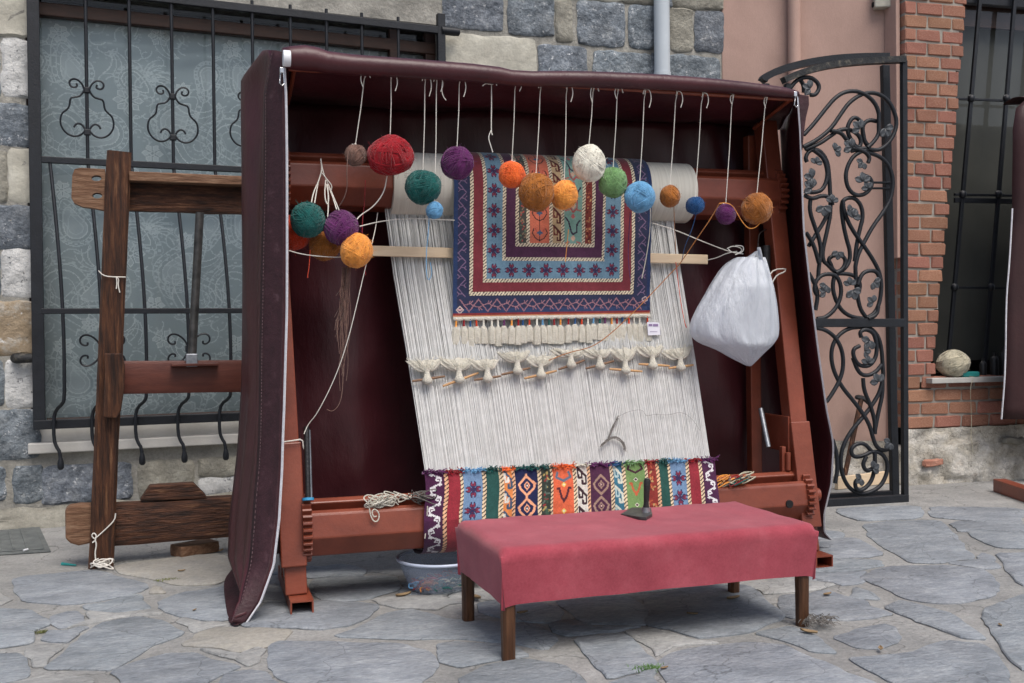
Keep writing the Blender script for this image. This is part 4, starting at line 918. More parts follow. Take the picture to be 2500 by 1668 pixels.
# left wing
front = [(692,128),(690,250),(690,500),(692,760),(688,1000),(684,1150),(676,1270),(662,1380),(632,1470),(598,1524)]
back = [(640,128),(597,195),(596,420),(592,700),(588,930),(578,1100),(560,1280),(560,1360),(588,1440),(600,1470)]
fy = [.05, .05, .05, .05, .04, .03, .01, -.01, -.03, -.045]; by = [.30, .50, .50, .50, .5, .48, .42, .30, .08, 0]
rows = []
for i in range(46):
    t = i/45*9; a = int(min(8, t)); f = t-a
    ip = lambda A: (A[a][0]*(1-f)+A[a+1][0]*f, A[a][1]*(1-f)+A[a+1][1]*f)
    iv = lambda A: A[a]*(1-f)+A[a+1]*f
    P0 = L.px(*ip(front), iv(fy)); P1 = L.px(*ip(back), iv(by)); row = []
    for j in range(19):
        s = j/18; p = P0.lerp(P1, s); fold = .02*nz(i*.05+s*1.5, s*3-i*.03, 11)*min(1, i/4)+.018*math.sin(s*9+nz(i*.06, s*2, 1)*2)*min(1, i/6)*s*(1-s)*4 + .03*nz(s*1.8, i*.09, 5)*s*(1-s)*4
        row.append(p - L.X*(fold+.02*math.sin(s*3.14)) - L.Y*.03*math.sin(s*3.14))
    rows.append(row)
for p in rows[-1]: p.z = max(p.z, .004)
wing = rows
lw = MB().grid(rows).build('side_wall', M['tarp'], cov, smooth=180, solid=.003)
# worn border strip and zip along the front edge
def strip(rows_, j0, j1, off, name, m, parent):
    R = [[p - L.Y*off for p in r[j0:j1+1]] for r in rows_]; return MB().grid(R).build(name, M[m], parent, smooth=180, solid=.002)
strip([[r[0].lerp(r[1], .5), r[1], r[2], r[3], r[4], r[5]] for r in rows], 0, 5, .006, 'border', 'tarpworn', cov)
def zipper(pts, parent, side):
    rings = []
    for i, p in enumerate(pts):
        rings.append([p+L.X*.0045, p-L.Y*.006, p-L.X*.0045, p+L.Y*.006])
    return MB().loft(rings).build('zip', M['zip'], parent, smooth=60)
m_ = MB(); st_ = [r[4].lerp(r[5], .2)-L.Y*.010-L.X*.004 for r in rows]; st_ = smoothpts(st_, 1); acc = 0
for a_, b_ in zip(st_[:-1], st_[1:]):          # stitched seam beside the zip
    n_ = max(1, int((b_-a_).length/.011))
    for k in range(n_):
        m_.tube([a_.lerp(b_, (k+.15)/n_), a_.lerp(b_, (k+.7)/n_)], .0014, 4)
m_.build('stitching', M['tarpthread'], cov)
zl = zipper(smoothpts([r[0]+L.X*.004-L.Y*.004 for r in rows], 1), cov, 1)
# flap turned over on the ground
fl = [gnd(x, y, .006) for x, y in zz(*Z6, [(1415,590),(1530,560),(1645,770),(1540,866),(1455,860)])]
m_ = MB(); c = sum(fl, Vector())/5
g0, g1, g2_, g3_, g4 = fl
m_.grid([[g0+Vector((0, 0, .02)), (g0+g1)/2+Vector((0, 0, .05)), g1+Vector((0, 0, .10))], [g0.lerp(g4, .5)+Vector((0, 0, .004)), c+Vector((0, 0, .012)), g1.lerp(g2_, .6)+Vector((0, 0, .045))], [g4, g3_.lerp(g4, .4), g3_+Vector((0, 0, .004))]])
m_.build('ground_flap', M['tarpworn'], cov, smooth=180, solid=.003, subsurf=2)
# back wall and roof
bxl, bxr = L.loc(rows[20][18]).x, XR+.16
R = []
for i in range(50):
    z = 2.02-(2.02-.13)*i/49; row = []; wb_ = min((L.loc(r_[18]) for r_ in wing), key=lambda q_: abs(q_.z-z)); wbx = wb_.x+.012
    for j in range(80):
        s = j/79; x = wbx+(bxr-wbx)*s
        d = .03*math.sin(s*17+z*2.2+nz(s*3, z*.8, 2)*3)+.06*nz(s*5+z*.5, z*.9, 6)+.035*nz(s*16+z*1.5, z*.4, 8)+.02*abs(nz(s*9-z*2.0, z*.3+s*2, 4))
        sag = .10*math.exp(-((s-.12)/.09)**2)*math.sin(max(0, 1-z/2)*3)
        row.append(L.p(x, wb_.y+(.56-wb_.y+d-sag)*min(1, s*14), z+.015*nz(s*6, 3, 1)))
    R.append(row)
MB().grid(R).build('back_wall', M['tarp'], cov, smooth=180, solid=.003)
R2 = []
for i in range(24):
    t = i/23; row = []
    for j in range(80):
        s = j/79; k0 = min(len(pts)-1, int(s*(len(pts)-1))); pf = pts[k0].lerp(pts[min(k0+1, len(pts)-1)], s*(len(pts)-1)-k0)
        p = pf.lerp(R[0][j], t); p = p + L.Z*(-.04*math.sin(t*3.14)+.03*nz(s*8, t*3, 9)*math.sin(t*3.14)+.012*(1-t)); row.append(p)
    R2.append(row)
MB().grid(R2).build('roof', M['tarp'], cov, smooth=180, solid=.003)
# right wing: we look at its inner face
fr_ = [(1945,236),(1952,330),(1960,560),(1976,700),(1996,860),(2016,1000),(2033,1085),(2028,1180),(2010,1256),(2011,1300),(2028,1318)]
fyr = [.05, .06, .08, .10, .13, .17, .2, .24, .28, .30, .31]
rows = []
for i in range(45):
    t = i/44*10; a = int(min(9, t)); f = t-a
    P0 = L.px(fr_[a][0]*(1-f)+fr_[a+1][0]*f, fr_[a][1]*(1-f)+fr_[a+1][1]*f, fyr[a]*(1-f)+fyr[a+1]*f)
    q = L.loc(P0); P1 = L.p(bxr, .56, max(.06, q.z)); row = []
    for j in range(15):
        s = j/14; p = P0.lerp(P1, s); row.append(p+L.X*(.02*math.sin(s*6+i*.1)*s+.03*nz(s*2, i*.1, 4)*s*(1-s)*4))
    rows.append(row)
for r in rows:
    for p in r: p.z = max(p.z, .004)
MB().grid(rows).build('side_wall', M['tarp'], cov, smooth=180, solid=.003)
zipper(smoothpts([r[0]+L.X*.002-L.Y*.004 for r in rows], 1), cov, 1)
m_ = MB(); pf = [L.px(x, y, .045) for x, y in zz(1600, 100, 2.24, [(785,290),(840,300),(842,350),(825,420),(812,520),(806,600),(798,480),(790,380)])]
m_.prism(pf, L.Y*.01); m_.build('folded_corner', M['tarpworn'], cov, bevel=.003)
# white cap and zip pulls
q = L.px(700, 143, .02); m_ = MB(); m_.tube([q-L.X*.014, q+L.X*.014], [.030, .030], 16); m_.build('roll_cap', M['whiteplastic'], cov, smooth=50, bevel=.003)
def pull(px_, py_):
    q = L.px(px_, py_, .03); m_ = MB(); m_.box(q, L.X, L.Y, L.Z, .016, .012, .022); m_.build('zip_slider', M['chrome'], cov, bevel=.003)
    m_ = MB(); m_.tube([q+L.Z*v[1]+L.X*v[0]-L.Y*.008 for v in ((-.006, -.012), (.006, -.012), (.008, -.05), (0, -.058), (-.008, -.05))], .003, 6, closed=True); m_.build('zip_pull', M['chrome'], cov, smooth=60)
pull(688, 172); pull(1941, 230)

# ================================================================== WARP AND CARPET BEING WOVEN
RC = RD+.010; RWU = RU+.006
kw = (YU-.02-(YD-RC))/(1.56-(ZD+.02)); cw = (YD-RC)-kw*(ZD+.02)      # warp plane y = cw + kw z
WP = lambda x, y, o=0.0: L.px(x, y, cw-o, kw)
wl = lambda x, y, o=0.0: L.loc(WP(x, y, o))
tl, tr, bl_, br_ = wl(938, 520), wl(1640, 520), wl(1042, 1150), wl(1738, 1118)
ca = thing('unfinished_carpet', 'half woven striped carpet with bare white warp on the steel loom', 'carpet', L.p(1.0, .1, .25))
NT = 360
def threads(name, dy, nth, r, ph):
    vs = []; fs = []; off = root_of(ca); rng = np.random.default_rng(3+int(ph*10))
    xs = (np.arange(nth)+ph)/nth
    clump = np.cumsum(rng.normal(0, 1, nth)); clump = (clump-np.linspace(clump[0], clump[-1], nth)); clump = clump/np.abs(clump).max()*.006
    for i in range(nth):
        u = xs[i]; jt = rng.normal(0, .0012); A_ = tl.lerp(tr, u); B_2 = bl_.lerp(br_, u)
        grp = (round(u*46)/46-u)*.30 if dy == 0 else 0
        pl_ = [(A_.x+clump[i]*1.4+jt+grp*.9, A_.y+dy*.6, ZU-.06), (A_.lerp(B_2, .25).x+clump[i]+jt+grp*.6, A_.lerp(B_2, .25).y+dy, A_.lerp(B_2, .25).z), (A_.lerp(B_2, .60).x+clump[i]*.3+jt*.8, A_.lerp(B_2, .6).y+dy*.8, A_.lerp(B_2, .6).z), (B_2.x+jt*.3, B_2.y+dy*.1, B_2.z-.05)]
        b = len(vs)
        for (x, y, z) in pl_:
            for (ex, ey) in ((-r, 0), (0, -r), (r, 0), (0, r)): vs.append(L.p(x+ex, y+ey, z)-off)
        for s_ in range(3):
            for j in range(4): fs.append((b+s_*4+j, b+s_*4+(j+1) % 4, b+(s_+1)*4+(j+1) % 4, b+(s_+1)*4+j))
    me = bpy.data.meshes.new(name); me.from_pydata(vs, [], fs); me.materials.append(M['warp'])
    return finish(me, name, ca, off, smooth=180, kind='stuff')
threads('warp_threads', 0.0, NT, .0015, .3); threads('warp_threads', .022, NT, .0015, .8); threads('warp_threads', .011, NT, .0013, .55)
# warp wound on the upper beam
wx0_, wx1_ = L.lpx(962, 450, YU-RWU).x, L.lpx(1702, 460, YU-RWU).x
ring = lambda x, r, tw=0: [L.p(x+tw*.0, YU-r*math.cos(6.2832*i/32), ZU+r*math.sin(6.2832*i/32)) for i in range(32)]
m_ = MB(); m_.loft([ring(wx0_+(wx1_-wx0_)*i/60, RWU+.010+.0012*nz(i*.9, 1, 2)) for i in range(61)]); 
M['wound'] = mat('wound_warp', [(.3, (206, 202, 190)), (.7, (224, 221, 210))], 3, 4, .85, .35, 6, stretch=(60, 1, 1), spec=.2, bstretch=(60, 1, 1))
m_.build('wound_warp', M['wound'], ca, smooth=50)

CREAM, DARK = (222, 206, 172), (62, 44, 44)
def cross(cv, cx, cy, s, ca_=(104, 34, 66), cb=(46, 42, 84)):
    for dx, dy in ((1, 0), (-1, 0), (0, 1), (0, -1)):
        cv.line([(cx, cy), (cx+dx*s*.62, cy+dy*s*.62)], s*.34, ca_)
        for sg in (1, -1):
            px_, py_ = -dy*sg, dx*sg
            cv.line([(cx+dx*s*.34+px_*s*.14, cy+dy*s*.34+py_*s*.14), (cx+dx*s*.60+px_*s*.34, cy+dy*s*.62+py_*s*.34), (cx+dx*s*1.0+px_*s*.24, cy+dy*s*1.0+py_*s*.24)], s*.23, cb)
            cv.line([(cx+dx*s*.56+px_*s*.20, cy+dy*s*.56+py_*s*.20), (cx+dx*s*.84+px_*s*.17, cy+dy*s*.84+py_*s*.17)], s*.20, (136, 40, 66))
    cv.line([(cx-s*.05, cy), (cx+s*.05, cy)], s*.4, cb)
def udevice(cv, cx, cy, s, c1, c2, c3):
    cv.line([(cx-s, cy-s*.9), (cx-s*.75, cy-s*.95), (cx-s*.55, cy-s*.1), (cx-s*.3, cy+s*.5), (cx, cy+s*.75), (cx+s*.3, cy+s*.5), (cx+s*.55, cy-s*.1), (cx+s*.75, cy-s*.95), (cx+s, cy-s*.9)], s*.34, c1)
    cv.poly([(cx, cy+s*.55), (cx+s*.3, cy+s*.9), (cx, cy+s*1.25), (cx-s*.3, cy+s*.9)], c1)
    cv.poly([(cx, cy-s*1.9), (cx+s*.4, cy-s*1.5), (cx, cy-s*1.1), (cx-s*.4, cy-s*1.5)], c2); cv.poly([(cx, cy-s*1.7), (cx+s*.2, cy-s*1.5), (cx, cy-s*1.3), (cx-s*.2, cy-s*1.5)], c3)
def diamond(cv, cx, cy, w_, h, c1, c2, c3):
    D = lambda k: [(cx, cy-h*k), (cx+w_*k, cy-h*.15*k), (cx+w_*.85*k, cy+h*.3*k), (cx, cy+h*k), (cx-w_*.85*k, cy+h*.3*k), (cx-w_*k, cy-h*.15*k)]
    cv.line(D(1), w_*.28, c1, True); cv.poly([(cx, cy-h*.5), (cx+w_*.45, cy), (cx, cy+h*.5), (cx-w_*.45, cy)], c1)
    cv.poly([(cx, cy-h*.3), (cx+w_*.26, cy), (cx, cy+h*.3), (cx-w_*.26, cy)], c2); cv.poly([(cx, cy-h*.14), (cx+w_*.13, cy), (cx, cy+h*.14), (cx-w_*.13, cy)], c3)
def hooks(cv, x0, x1, y0, y1, per, c1, c2=None):
    y = y0; k = 0; w_ = x1-x0
    while y < y1:
        a = x0+w_*.12; b = x1-w_*.12
        cv.line([(a, y), (b, y+per*.42)], per*.12, c1); cv.line([(a, y+per*.12), (a+w_*.05, y+per*.5), (a+w_*.4, y+per*.5), (a+w_*.4, y+per*.34)], per*.10, c2 or c1)
        cv.line([(b, y+per*.5), (b, y+per*.82), (b-w_*.35, y+per*.82), (b-w_*.35, y+per*.66)], per*.10, c1)
        y += per
def speck(cv, x0, x1, y0, y1, cols, n, s, seed=1):
    r = random.Random(seed)
    for _ in range(n):
        x, y = r.uniform(x0+s, x1-s), r.uniform(y0, y1); c = r.choice(cols); cv.line([(x, y), (x+r.uniform(-s, s), y+r.uniform(-s, s))], s*r.uniform(.6, 1), c)
def meander(cv, x0, x1, y0, y1, per, c):
    y = y0; w_ = x1-x0; k = 0
    while y < y1:
        s = 1 if k % 2 == 0 else -1; cx = (x0+x1)/2
        X = lambda t: cx+s*w_*t
        cv.line([(X(-.26), y), (X(.30), y+per*.42), (X(.30), y+per*.62)], per*.17, c); cv.line([(X(.30), y+per*.5), (X(.05), y+per*.42), (X(.02), y+per*.66), (X(.18), y+per*.70)], per*.13, c)
        cv.line([(X(-.26), y), (X(-.34), y+per*.12), (X(-.2), y+per*.2)], per*.13, c); cv.line([(X(.30), y+per*.62), (X(.26), y+per)], per*.17, c)
        y += per; k += 1
zc_top = (bl_.z+br_.z)/2; s1 = zc_top-(ZD+.02); Rr = RC+.004; LEN = s1*math.sqrt(1+kw*kw)+Rr*2.9
# carpet colours, in units of the measured strip (265..2290 across)
CY0 = 960; CY1 = CY0+LEN/((br_.x-bl_.x)/2025)
cv = Canvas(265, CY0, 2290, CY1, 5.2, (60, 40, 60))
ST = [(265,385,(74,26,66)),(410,490,(150,32,48)),(510,635,(108,140,176)),(660,745,(32,82,76)),(775,830,(226,130,48)),(855,1005,(28,34,76)),(1030,1090,(50,58,50)),(1110,1250,(222,92,44)),
      (1275,1345,(214,206,196)),(1370,1510,(78,34,66)),(1535,1595,(44,108,132)),(1620,1755,(112,146,80)),(1780,1840,(142,44,36)),(1865,1930,(30,80,72)),(1950,2060,(108,140,176)),(2085,2160,(150,32,48)),(2185,2290,(74,26,66))]
for a, b, c in ST: cv.rect(a-14, CY0, b+14, CY1, c)
for i in range(len(ST)-1): cv.rope(ST[i][1], CY0, ST[i+1][0], CY1, 26, (226, 200, 160) if i % 4 else (230, 176, 130), (60, 36, 40))
meander(cv, 275, 385, 980, CY1, 62, (216, 212, 214)); meander(cv, 2190, 2285, 980, CY1, 62, (216, 212, 214))
for cx in (572, 2005):
    for cy in range(1090, 2000, 132): cross(cv, cx, cy, 48)
hooks(cv, 775, 830, 985, CY1, 130, (62, 84, 110), (220, 214, 204)); hooks(cv, 1275, 1345, 985, CY1, 130, (60, 34, 44), (60, 34, 44)); hooks(cv, 1535, 1595, 990, CY1, 130, (206, 206, 190), (168, 190, 190))
for cy in range(1085, 2000, 145):
    diamond(cv, 930, cy, 54, 62, (236, 160, 116), (28, 34, 76), (226, 220, 214)); diamond(cv, 1440, cy+18, 50, 62, (164, 130, 112), (78, 34, 66), (226, 190, 170))
    cv.line([(930, cy-72), (930, cy-60)], 16, (236, 160, 116))
for cy in range(1155, 2000, 172): udevice(cv, 1180, cy, 44, (84, 34, 46), (232, 196, 80), (226, 220, 210)); udevice(cv, 1690, cy-10, 42, (196, 90, 48), (226, 220, 200), (70, 30, 50))
cv.line([(1140, 1010), (1130, 1040), (1180, 1066), (1230, 1040), (1220, 1010)], 16, (92, 108, 128)); cv.line([(1650, 990), (1640, 1010), (1690, 1036), (1740, 1010), (1730, 990)], 14, (70, 30, 50))
speck(cv, 1030, 1090, 960, CY1, [(176, 150, 80), (150, 40, 40), (92, 108, 96), (60, 90, 70)], 70, 15, 4); speck(cv, 1780, 1840, 960, CY1, [(206, 110, 60), (180, 80, 40), (110, 30, 30), (190, 150, 90)], 80, 14, 5)
zc_top = (bl_.z+br_.z)/2
ang0 = math.atan2(1, kw)                       # carpet runs down the warp, then round the lower beam
s1 = s1*math.sqrt(1+kw*kw)
oL = np.array(L.o); lX, lY = np.array(L.X), np.array(L.Y)
xbl, xbr = L.lpx(1040, 1300, YD-RC).x, L.lpx(1748, 1260, YD-RC).x
def carpet_place(U, V):
    s = V*LEN; t = np.clip(s/s1, 0, 1); zt = bl_.z*(1-U)+br_.z*U
    zl = zt+(ZD+.02-zt)*t; yl = cw+kw*zl-.004
    a = np.maximum(0, (s-s1)/Rr); onb = s > s1
    z = np.where(onb, ZD+.02*np.exp(-a*3)-Rr*np.sin(a)*1.0, zl); y = np.where(onb, YD-.0-Rr*np.cos(a), yl)
    x0 = bl_.x-.012+(xbl-bl_.x)*np.minimum(1, V*1.4)+.006*np.sin(V*14); x1 = br_.x+.01+(xbr-br_.x)*np.minimum(1, V*1.4)
    x = x0+(x1-x0)*U; y = y-.004*np.abs(np.sin(U*55))*.5-.003*np.sin(x*30+z*20)
    return oL+lX*x[:, None]+lY*y[:, None]+np.array([0, 0, 1])*z[:, None]
weave('woven_band', cv, carpet_place, M['knot'], ca, jit=.16, sat=.88)
# tufts of cut yarn along the working edge
for a, b, c in ST:
    m_ = MB(); u0, u1 = (a-14-265)/2025, (b+14-265)/2025
    for k in range(int((u1-u0)*700)):
        u = random.uniform(u0, u1); p = carpet_place(np.array([u]), np.array([random.uniform(0, .02)]))[0]; p = Vector(p); d = Vector((random.uniform(-1, 1), 0, random.uniform(-.3, 1)))*.018 - L.Y*random.uniform(.004, .018)
        m_.tube([p, p+d*.6, p+d+Vector((random.uniform(-.005, .005), 0, -.003))], .002, 3)
    key = min(YC, key=lambda q: sum((YC[q][i]-c[i])**2 for i in range(3)))
    m_.build('yarn_ends', M['y_'+key], ca, kind='stuff')

# ---------------------------------------------------------------- finished rug over the upper beam
rug = thing('hanging_rug', 'finished blue and red bordered rug draped over the upper loom beam', 'rug', L.p(1.1, .2, 1.0))
Zr = (1080, 380, 3.2); RR = RWU+.022
YR = YU-RR
rbl, rbr = L.lpx(*zz(*Zr, [(84, 1262)])[0], YR-.01), L.lpx(*zz(*Zr, [(1622, 1236)])[0], YR-.01); rtl, rtr = L.lpx(*zz(*Zr, [(92, 300)])[0], YR), L.lpx(*zz(*Zr, [(1640, 200)])[0], YR)
unit = (rtr.x-rtl.x)/1547; zbot = (rbl.z+rbr.z)/2
straight = ZU-zbot; top_units = straight/unit
RY1 = 1262.0; RYm = RY1-top_units; RY0 = RYm-(RR*math.pi*1.15)/unit
cv = Canvas(88, RY0, 1635, RY1, 5.2, (40, 47, 80))
NAVY, RED, BLUE, PUR = (34, 46, 88), (128, 36, 50), (100, 142, 166), (84, 40, 74)
H0 = RY0-10
cv.rect(88, H0, 120, RY1, (32, 58, 104)); cv.rect(88, 1205, 1635, 1240, (40, 60, 104)); cv.rect(1612, H0, 1640, RY1, (26, 48, 94))
def band(x0, x1, y1, c): cv.rect(x0, H0, x1, y1, c)
def ropeU(x0, x1, xa, xb, y0, y1):
    cv.rope(x0, H0, x1, y1, 23, CREAM, (76, 62, 60), True, .8); cv.rope(xa, H0, xb, y1, 23, CREAM, (76, 62, 60), True, .8); cv.rope(x0, y0, xb, y1, 23, CREAM, (76, 62, 60), False, .8)
cv.rect(210, H0, 1500, 1115, RED); ropeU(210, 234, 1478, 1502, 1088, 1114)
cv.rect(308, H0, 1407, 1020, BLUE); ropeU(306, 330, 1385, 1408, 995, 1020)
cv.rect(455, H0, 1258, 862, PUR); ropeU(454, 478, 1236, 1258, 838, 862)
cv.rect(552, H0, 1172, 760, (70, 60, 56)); ropeU(550, 575, 1150, 1174, 735, 760)
for a, b, c in ((575, 635, (72, 72, 66)), (660, 812, (214, 100, 62)), (838, 905, (190, 158, 110)), (928, 1072, (116, 164, 150)), (1095, 1150, (132, 44, 32))): cv.rect(a, H0, b, 735, c)
for a in (635, 812, 905, 1072): cv.rope(a, H0, a+24, 735, 23, CREAM, (76, 62, 60))
y = 935
for i in range(9): cross(cv, 388, 935-i*145, 46); cross(cv, 1318, 925-i*145, 46)
for i in range(1, 7): cross(cv, 388+i*(1318-388)/7, 932, 46)
speck(cv, 575, 635, H0, 735, [(180, 70, 60), (104, 130, 100), (60, 84, 90), (150, 120, 90)], 170, 11, 7); speck(cv, 1095, 1150, H0, 735, [(196, 110, 60), (214, 160, 90), (96, 26, 24), (160, 60, 40)], 170, 11, 8)
k_ = (92, 38, 40)
for i in range(9):
    cy = 660-i*145; c1 = (52, 34, 40)
    cv.line([(736, cy-95), (736, cy+60)], 6, c1); cv.line([(690, cy-30), (678, cy), (705, cy+40), (736, cy+55), (768, cy+40), (795, cy), (782, cy-30)], 7, c1); cv.line([(720, cy), (752, cy)], 16, (60, 96, 130)); cv.line([(736, cy-14), (736, cy+14)], 12, (60, 96, 130))
    cv.line([(700, cy-34), (712, cy-10)], 7, (196, 60, 44)); cv.line([(772, cy-34), (760, cy-10)], 7, (196, 60, 44))
hooks(cv, 838, 905, 735-130*9, 735, 130, (92, 34, 34), (120, 44, 34))
for i in range(5):
    cy = 610-i*240; cv.line([(940, cy-70), (965, cy-40), (985, cy+40), (1000, cy+55), (1028, cy+40), (1032, cy-20), (1055, cy-50)], 12, (60, 44, 70)); cv.poly([(1000, cy+60), (1020, cy+85), (1000, cy+110), (980, cy+85)], (214, 170, 140))
    cv.line([(978, cy-200), (978, cy-140), (1000, cy-110), (1030, cy-140), (1030, cy-200)], 13, (176, 80, 80)); cv.poly([(1000, cy-100), (1018, cy-78), (1000, cy-56), (982, cy-78)], (196, 90, 90)); cv.line([(940, cy+120), (970, cy+112)], 9, (196, 90, 80)); cv.line([(1030, cy+112), (1060, cy+120)], 9, (196, 90, 80))
PK = (156, 104, 116); PK2 = (124, 94, 130)
pts_ = [(140+i*68, 1140 if i % 2 == 0 else 1228) for i in range(22)]
cv.line(pts_, 8, PK)
for i, (a, b) in enumerate(pts_[:-1]):
    d = 1 if i % 2 == 0 else -1
    cv.line([(a+36, b+d*40), (a+78, b+d*30), (a+96, b+d*12)], 7, PK); cv.line([(a+78, b+d*30), (a+96, b+d*44)], 7, PK); cv.line([(a+70, b+d*30), (a+74, b+d*10)], 6, PK)
for sx_, sg in ((150, 1), (1565, -1)):
    pv = [(sx_+(-26 if i % 2 else 30)*sg, 1120-i*62) for i in range(24)]; cv.line(pv, 7, PK2)
    for i, (a, b) in enumerate(pv[:-1]):
        d = (1 if i % 2 else -1)*sg; cv.line([(a+d*20, b-24), (a+d*44, b-18), (a+d*58, b-34)], 6, PK2); cv.line([(a+d*44, b-18), (a+d*58, b-4)], 6, PK2)
cv.line([(112, 1214), (140, 1190), (166, 1214), (140, 1240)], 7, (206, 180, 170), True); cv.line([(132, 1214), (148, 1214)], 14, (200, 150, 150))
cv.line([(1572, 1150), (1600, 1130), (1616, 1160), (1586, 1172)], 7, (190, 160, 160), True)
cv.rect(88, 1240, 1640, 1253, (142, 34, 36)); cv.rect(88, 1253, 1640, 1264, (196, 120, 70))
TOT = straight+RR*math.pi*1.15; vst = RR*math.pi*1.15/TOT
def rug_place(U, V):
    s = (1-V)*TOT; onb = s > straight; a = np.maximum(0, (s-straight)/RR)
    tt = np.minimum(1, s/straight)
    zb = rbl.z*(1-U)+rbr.z*U
    z = np.where(onb, ZU+RR*np.sin(a), zb+(ZU-zb)*tt); y = np.where(onb, YU-RR*np.cos(a), YR-.012*(1-tt))
    x = (rbl.x*(1-tt)+rtl.x*tt)*(1-U)+(rbr.x*(1-tt)+rtr.x*tt)*U
    y = y-.010*np.sin(x*7+1)*(1-tt)-.004*np.sin(x*19+z*9)*(1-tt)-.002*np.sin(z*40)
    return oL+lX*x[:, None]+lY*y[:, None]+np.array([0, 0, 1])*z[:, None]
weave('pile', cv, rug_place, M['knot'], rug, jit=.12, sat=.80)
# cream braid and tassels
q = [Vector(p) for p in rug_place(np.linspace(0, 1, 90), np.ones(90))]
R = [[p-L.Y*.003-L.Z*.0 for p in q], [p-L.Y*.006-L.Z*(.012+.006*abs(math.sin(i*.7))) for i, p in enumerate(q)]]
MB().grid(R).build('braid', M['creamwool'], rug, smooth=180, solid=.006)
NTS = 31
tcol = ['amber', 'crimson', 'navy', 'red', 'white', 'white', 'white', 'purple', 'amber', 'crimson', 'navy', 'red', 'white', 'sky', 'green', 'crimson', 'amber', 'crimson', 'navy', 'red', 'white', 'sky', 'green', 'purple', 'amber', 'crimson', 'navy', 'red', 'white', 'white', 'red']
for i in range(NTS):
    u = (i+.5)/NTS+random.uniform(-.008, .008); p = Vector(rug_place(np.array([u]), np.array([1.0]))[0]) - L.Z*.014 - L.Y*.004
    ln = random.uniform(.072, .086); sw = random.uniform(-.006, .006); k = L.X*sw
    m_ = MB(); rings = []
    for t, r in ((.26, .006), (.36, .0115), (.5, .0135), (.75, .0145), (.93, .0155), (1.0+random.uniform(0, .05), .014)):
        c = p-L.Z*ln*t*1.25+k*t
        rings.append([c+L.X*r*math.cos(6.283*j/14)*(1+.22*(j % 2))+L.Y*r*.8*math.sin(6.283*j/14)*(1+.22*(j % 2)) for j in range(14)])
    m_.loft(rings); t_ = m_.build('tassel', M['creamwool'], rug, smooth=60)
    ROOTPOS[t_.name] = ROOTPOS[rug.name]
    m_ = MB(); m_.tube([p+L.Z*.004, p-L.Z*ln*.2+k*.1, p-L.Z*ln*.42+k*.3], [.005, .0042, .006], 7); m_.build('wrapped_neck', M['y_'+tcol[i]], t_, smooth=60)
tg = [L.px(x, y, YR-.03) for x, y in zz(*Zr, [(1600,1300),(1695,1305),(1705,1400),(1608,1405)])]
t_ = MB().prism(tg, L.Y*.002).build('price_tag', M['tagwhite'], rug); ROOTPOS[t_.name] = ROOTPOS[rug.name]
m_ = MB()
for x0, y0, x1, y1 in ((1612, 1316, 1640, 1332), (1646, 1316, 1686, 1334), (1622, 1374, 1680, 1377)):
    m_.add([L.px(x, y, YR-.0315) for x, y in zz(*Zr, [(x0, y0), (x1, y0), (x1, y1), (x0, y1)])], [(0, 1, 2, 3)])
m_.build('print', M['tagink'], t_)

# ---------------------------------------------------------------- slat and heddle bundles on the warp
A, B = L.px(880, 612, cw-.035, kw), L.px(1727, 634, cw-.035, kw)
A = A - (B-A)*.02
tag(MB().bar(A, B, .042, .014, L.Z).build('lease_slat', M['slat'], bevel=.003), 'long pale wooden slat laid across the warp behind the rug', 'slat')
Zh = (950, 800, 2.9375)
HB = [((270,375),(165,385),(400,350),(140,262),(360,255),'d'),((500,368),(385,420),(640,325),(355,252),(585,245),'l'),((703,362),(610,376),(800,348),(575,262),(765,250),'d'),((917,305),(805,338),(1010,290),(790,205),(985,195),'d'),
      ((1085,335),(970,365),(1200,310),(985,235),(1175,225),'l'),((1300,262),(1215,300),(1400,235),(1165,180),(1390,185),'d'),((1507,272),(1410,294),(1610,240),(1370,185),(1575,180),'d'),((1690,303),(1580,297),(1815,315),(1580,180),(1760,170),'l'),
      ((1885,268),(1790,262),(2010,275),(1765,165),(1940,160),'l'),((2085,282),(2005,292),(2182,268),(1955,190),(2150,160),'l')]
HLAB = ['cream heddle bundle on a dark twig at the warp edge nearest the old wooden loom', 'cream heddle bundle on a steeply slanting pale stick, second from that warp edge',
        'cream heddle bundle on a nearly level dark twig, third from that warp edge', 'cream heddle bundle on a slanting dark twig, highest of the middle ones',
        'cream heddle bundle on a slanting pale stick below the middle of the rug', 'cream heddle bundle where the sagging ochre thread ends',
        'cream heddle bundle on a dark twig just crossed by the sagging ochre thread', 'cream heddle bundle on a pale stick sloping down toward the plastic bag',
        'cream heddle bundle on a pale stick below the price tag', 'cream heddle bundle at the warp edge nearest the plastic bag']
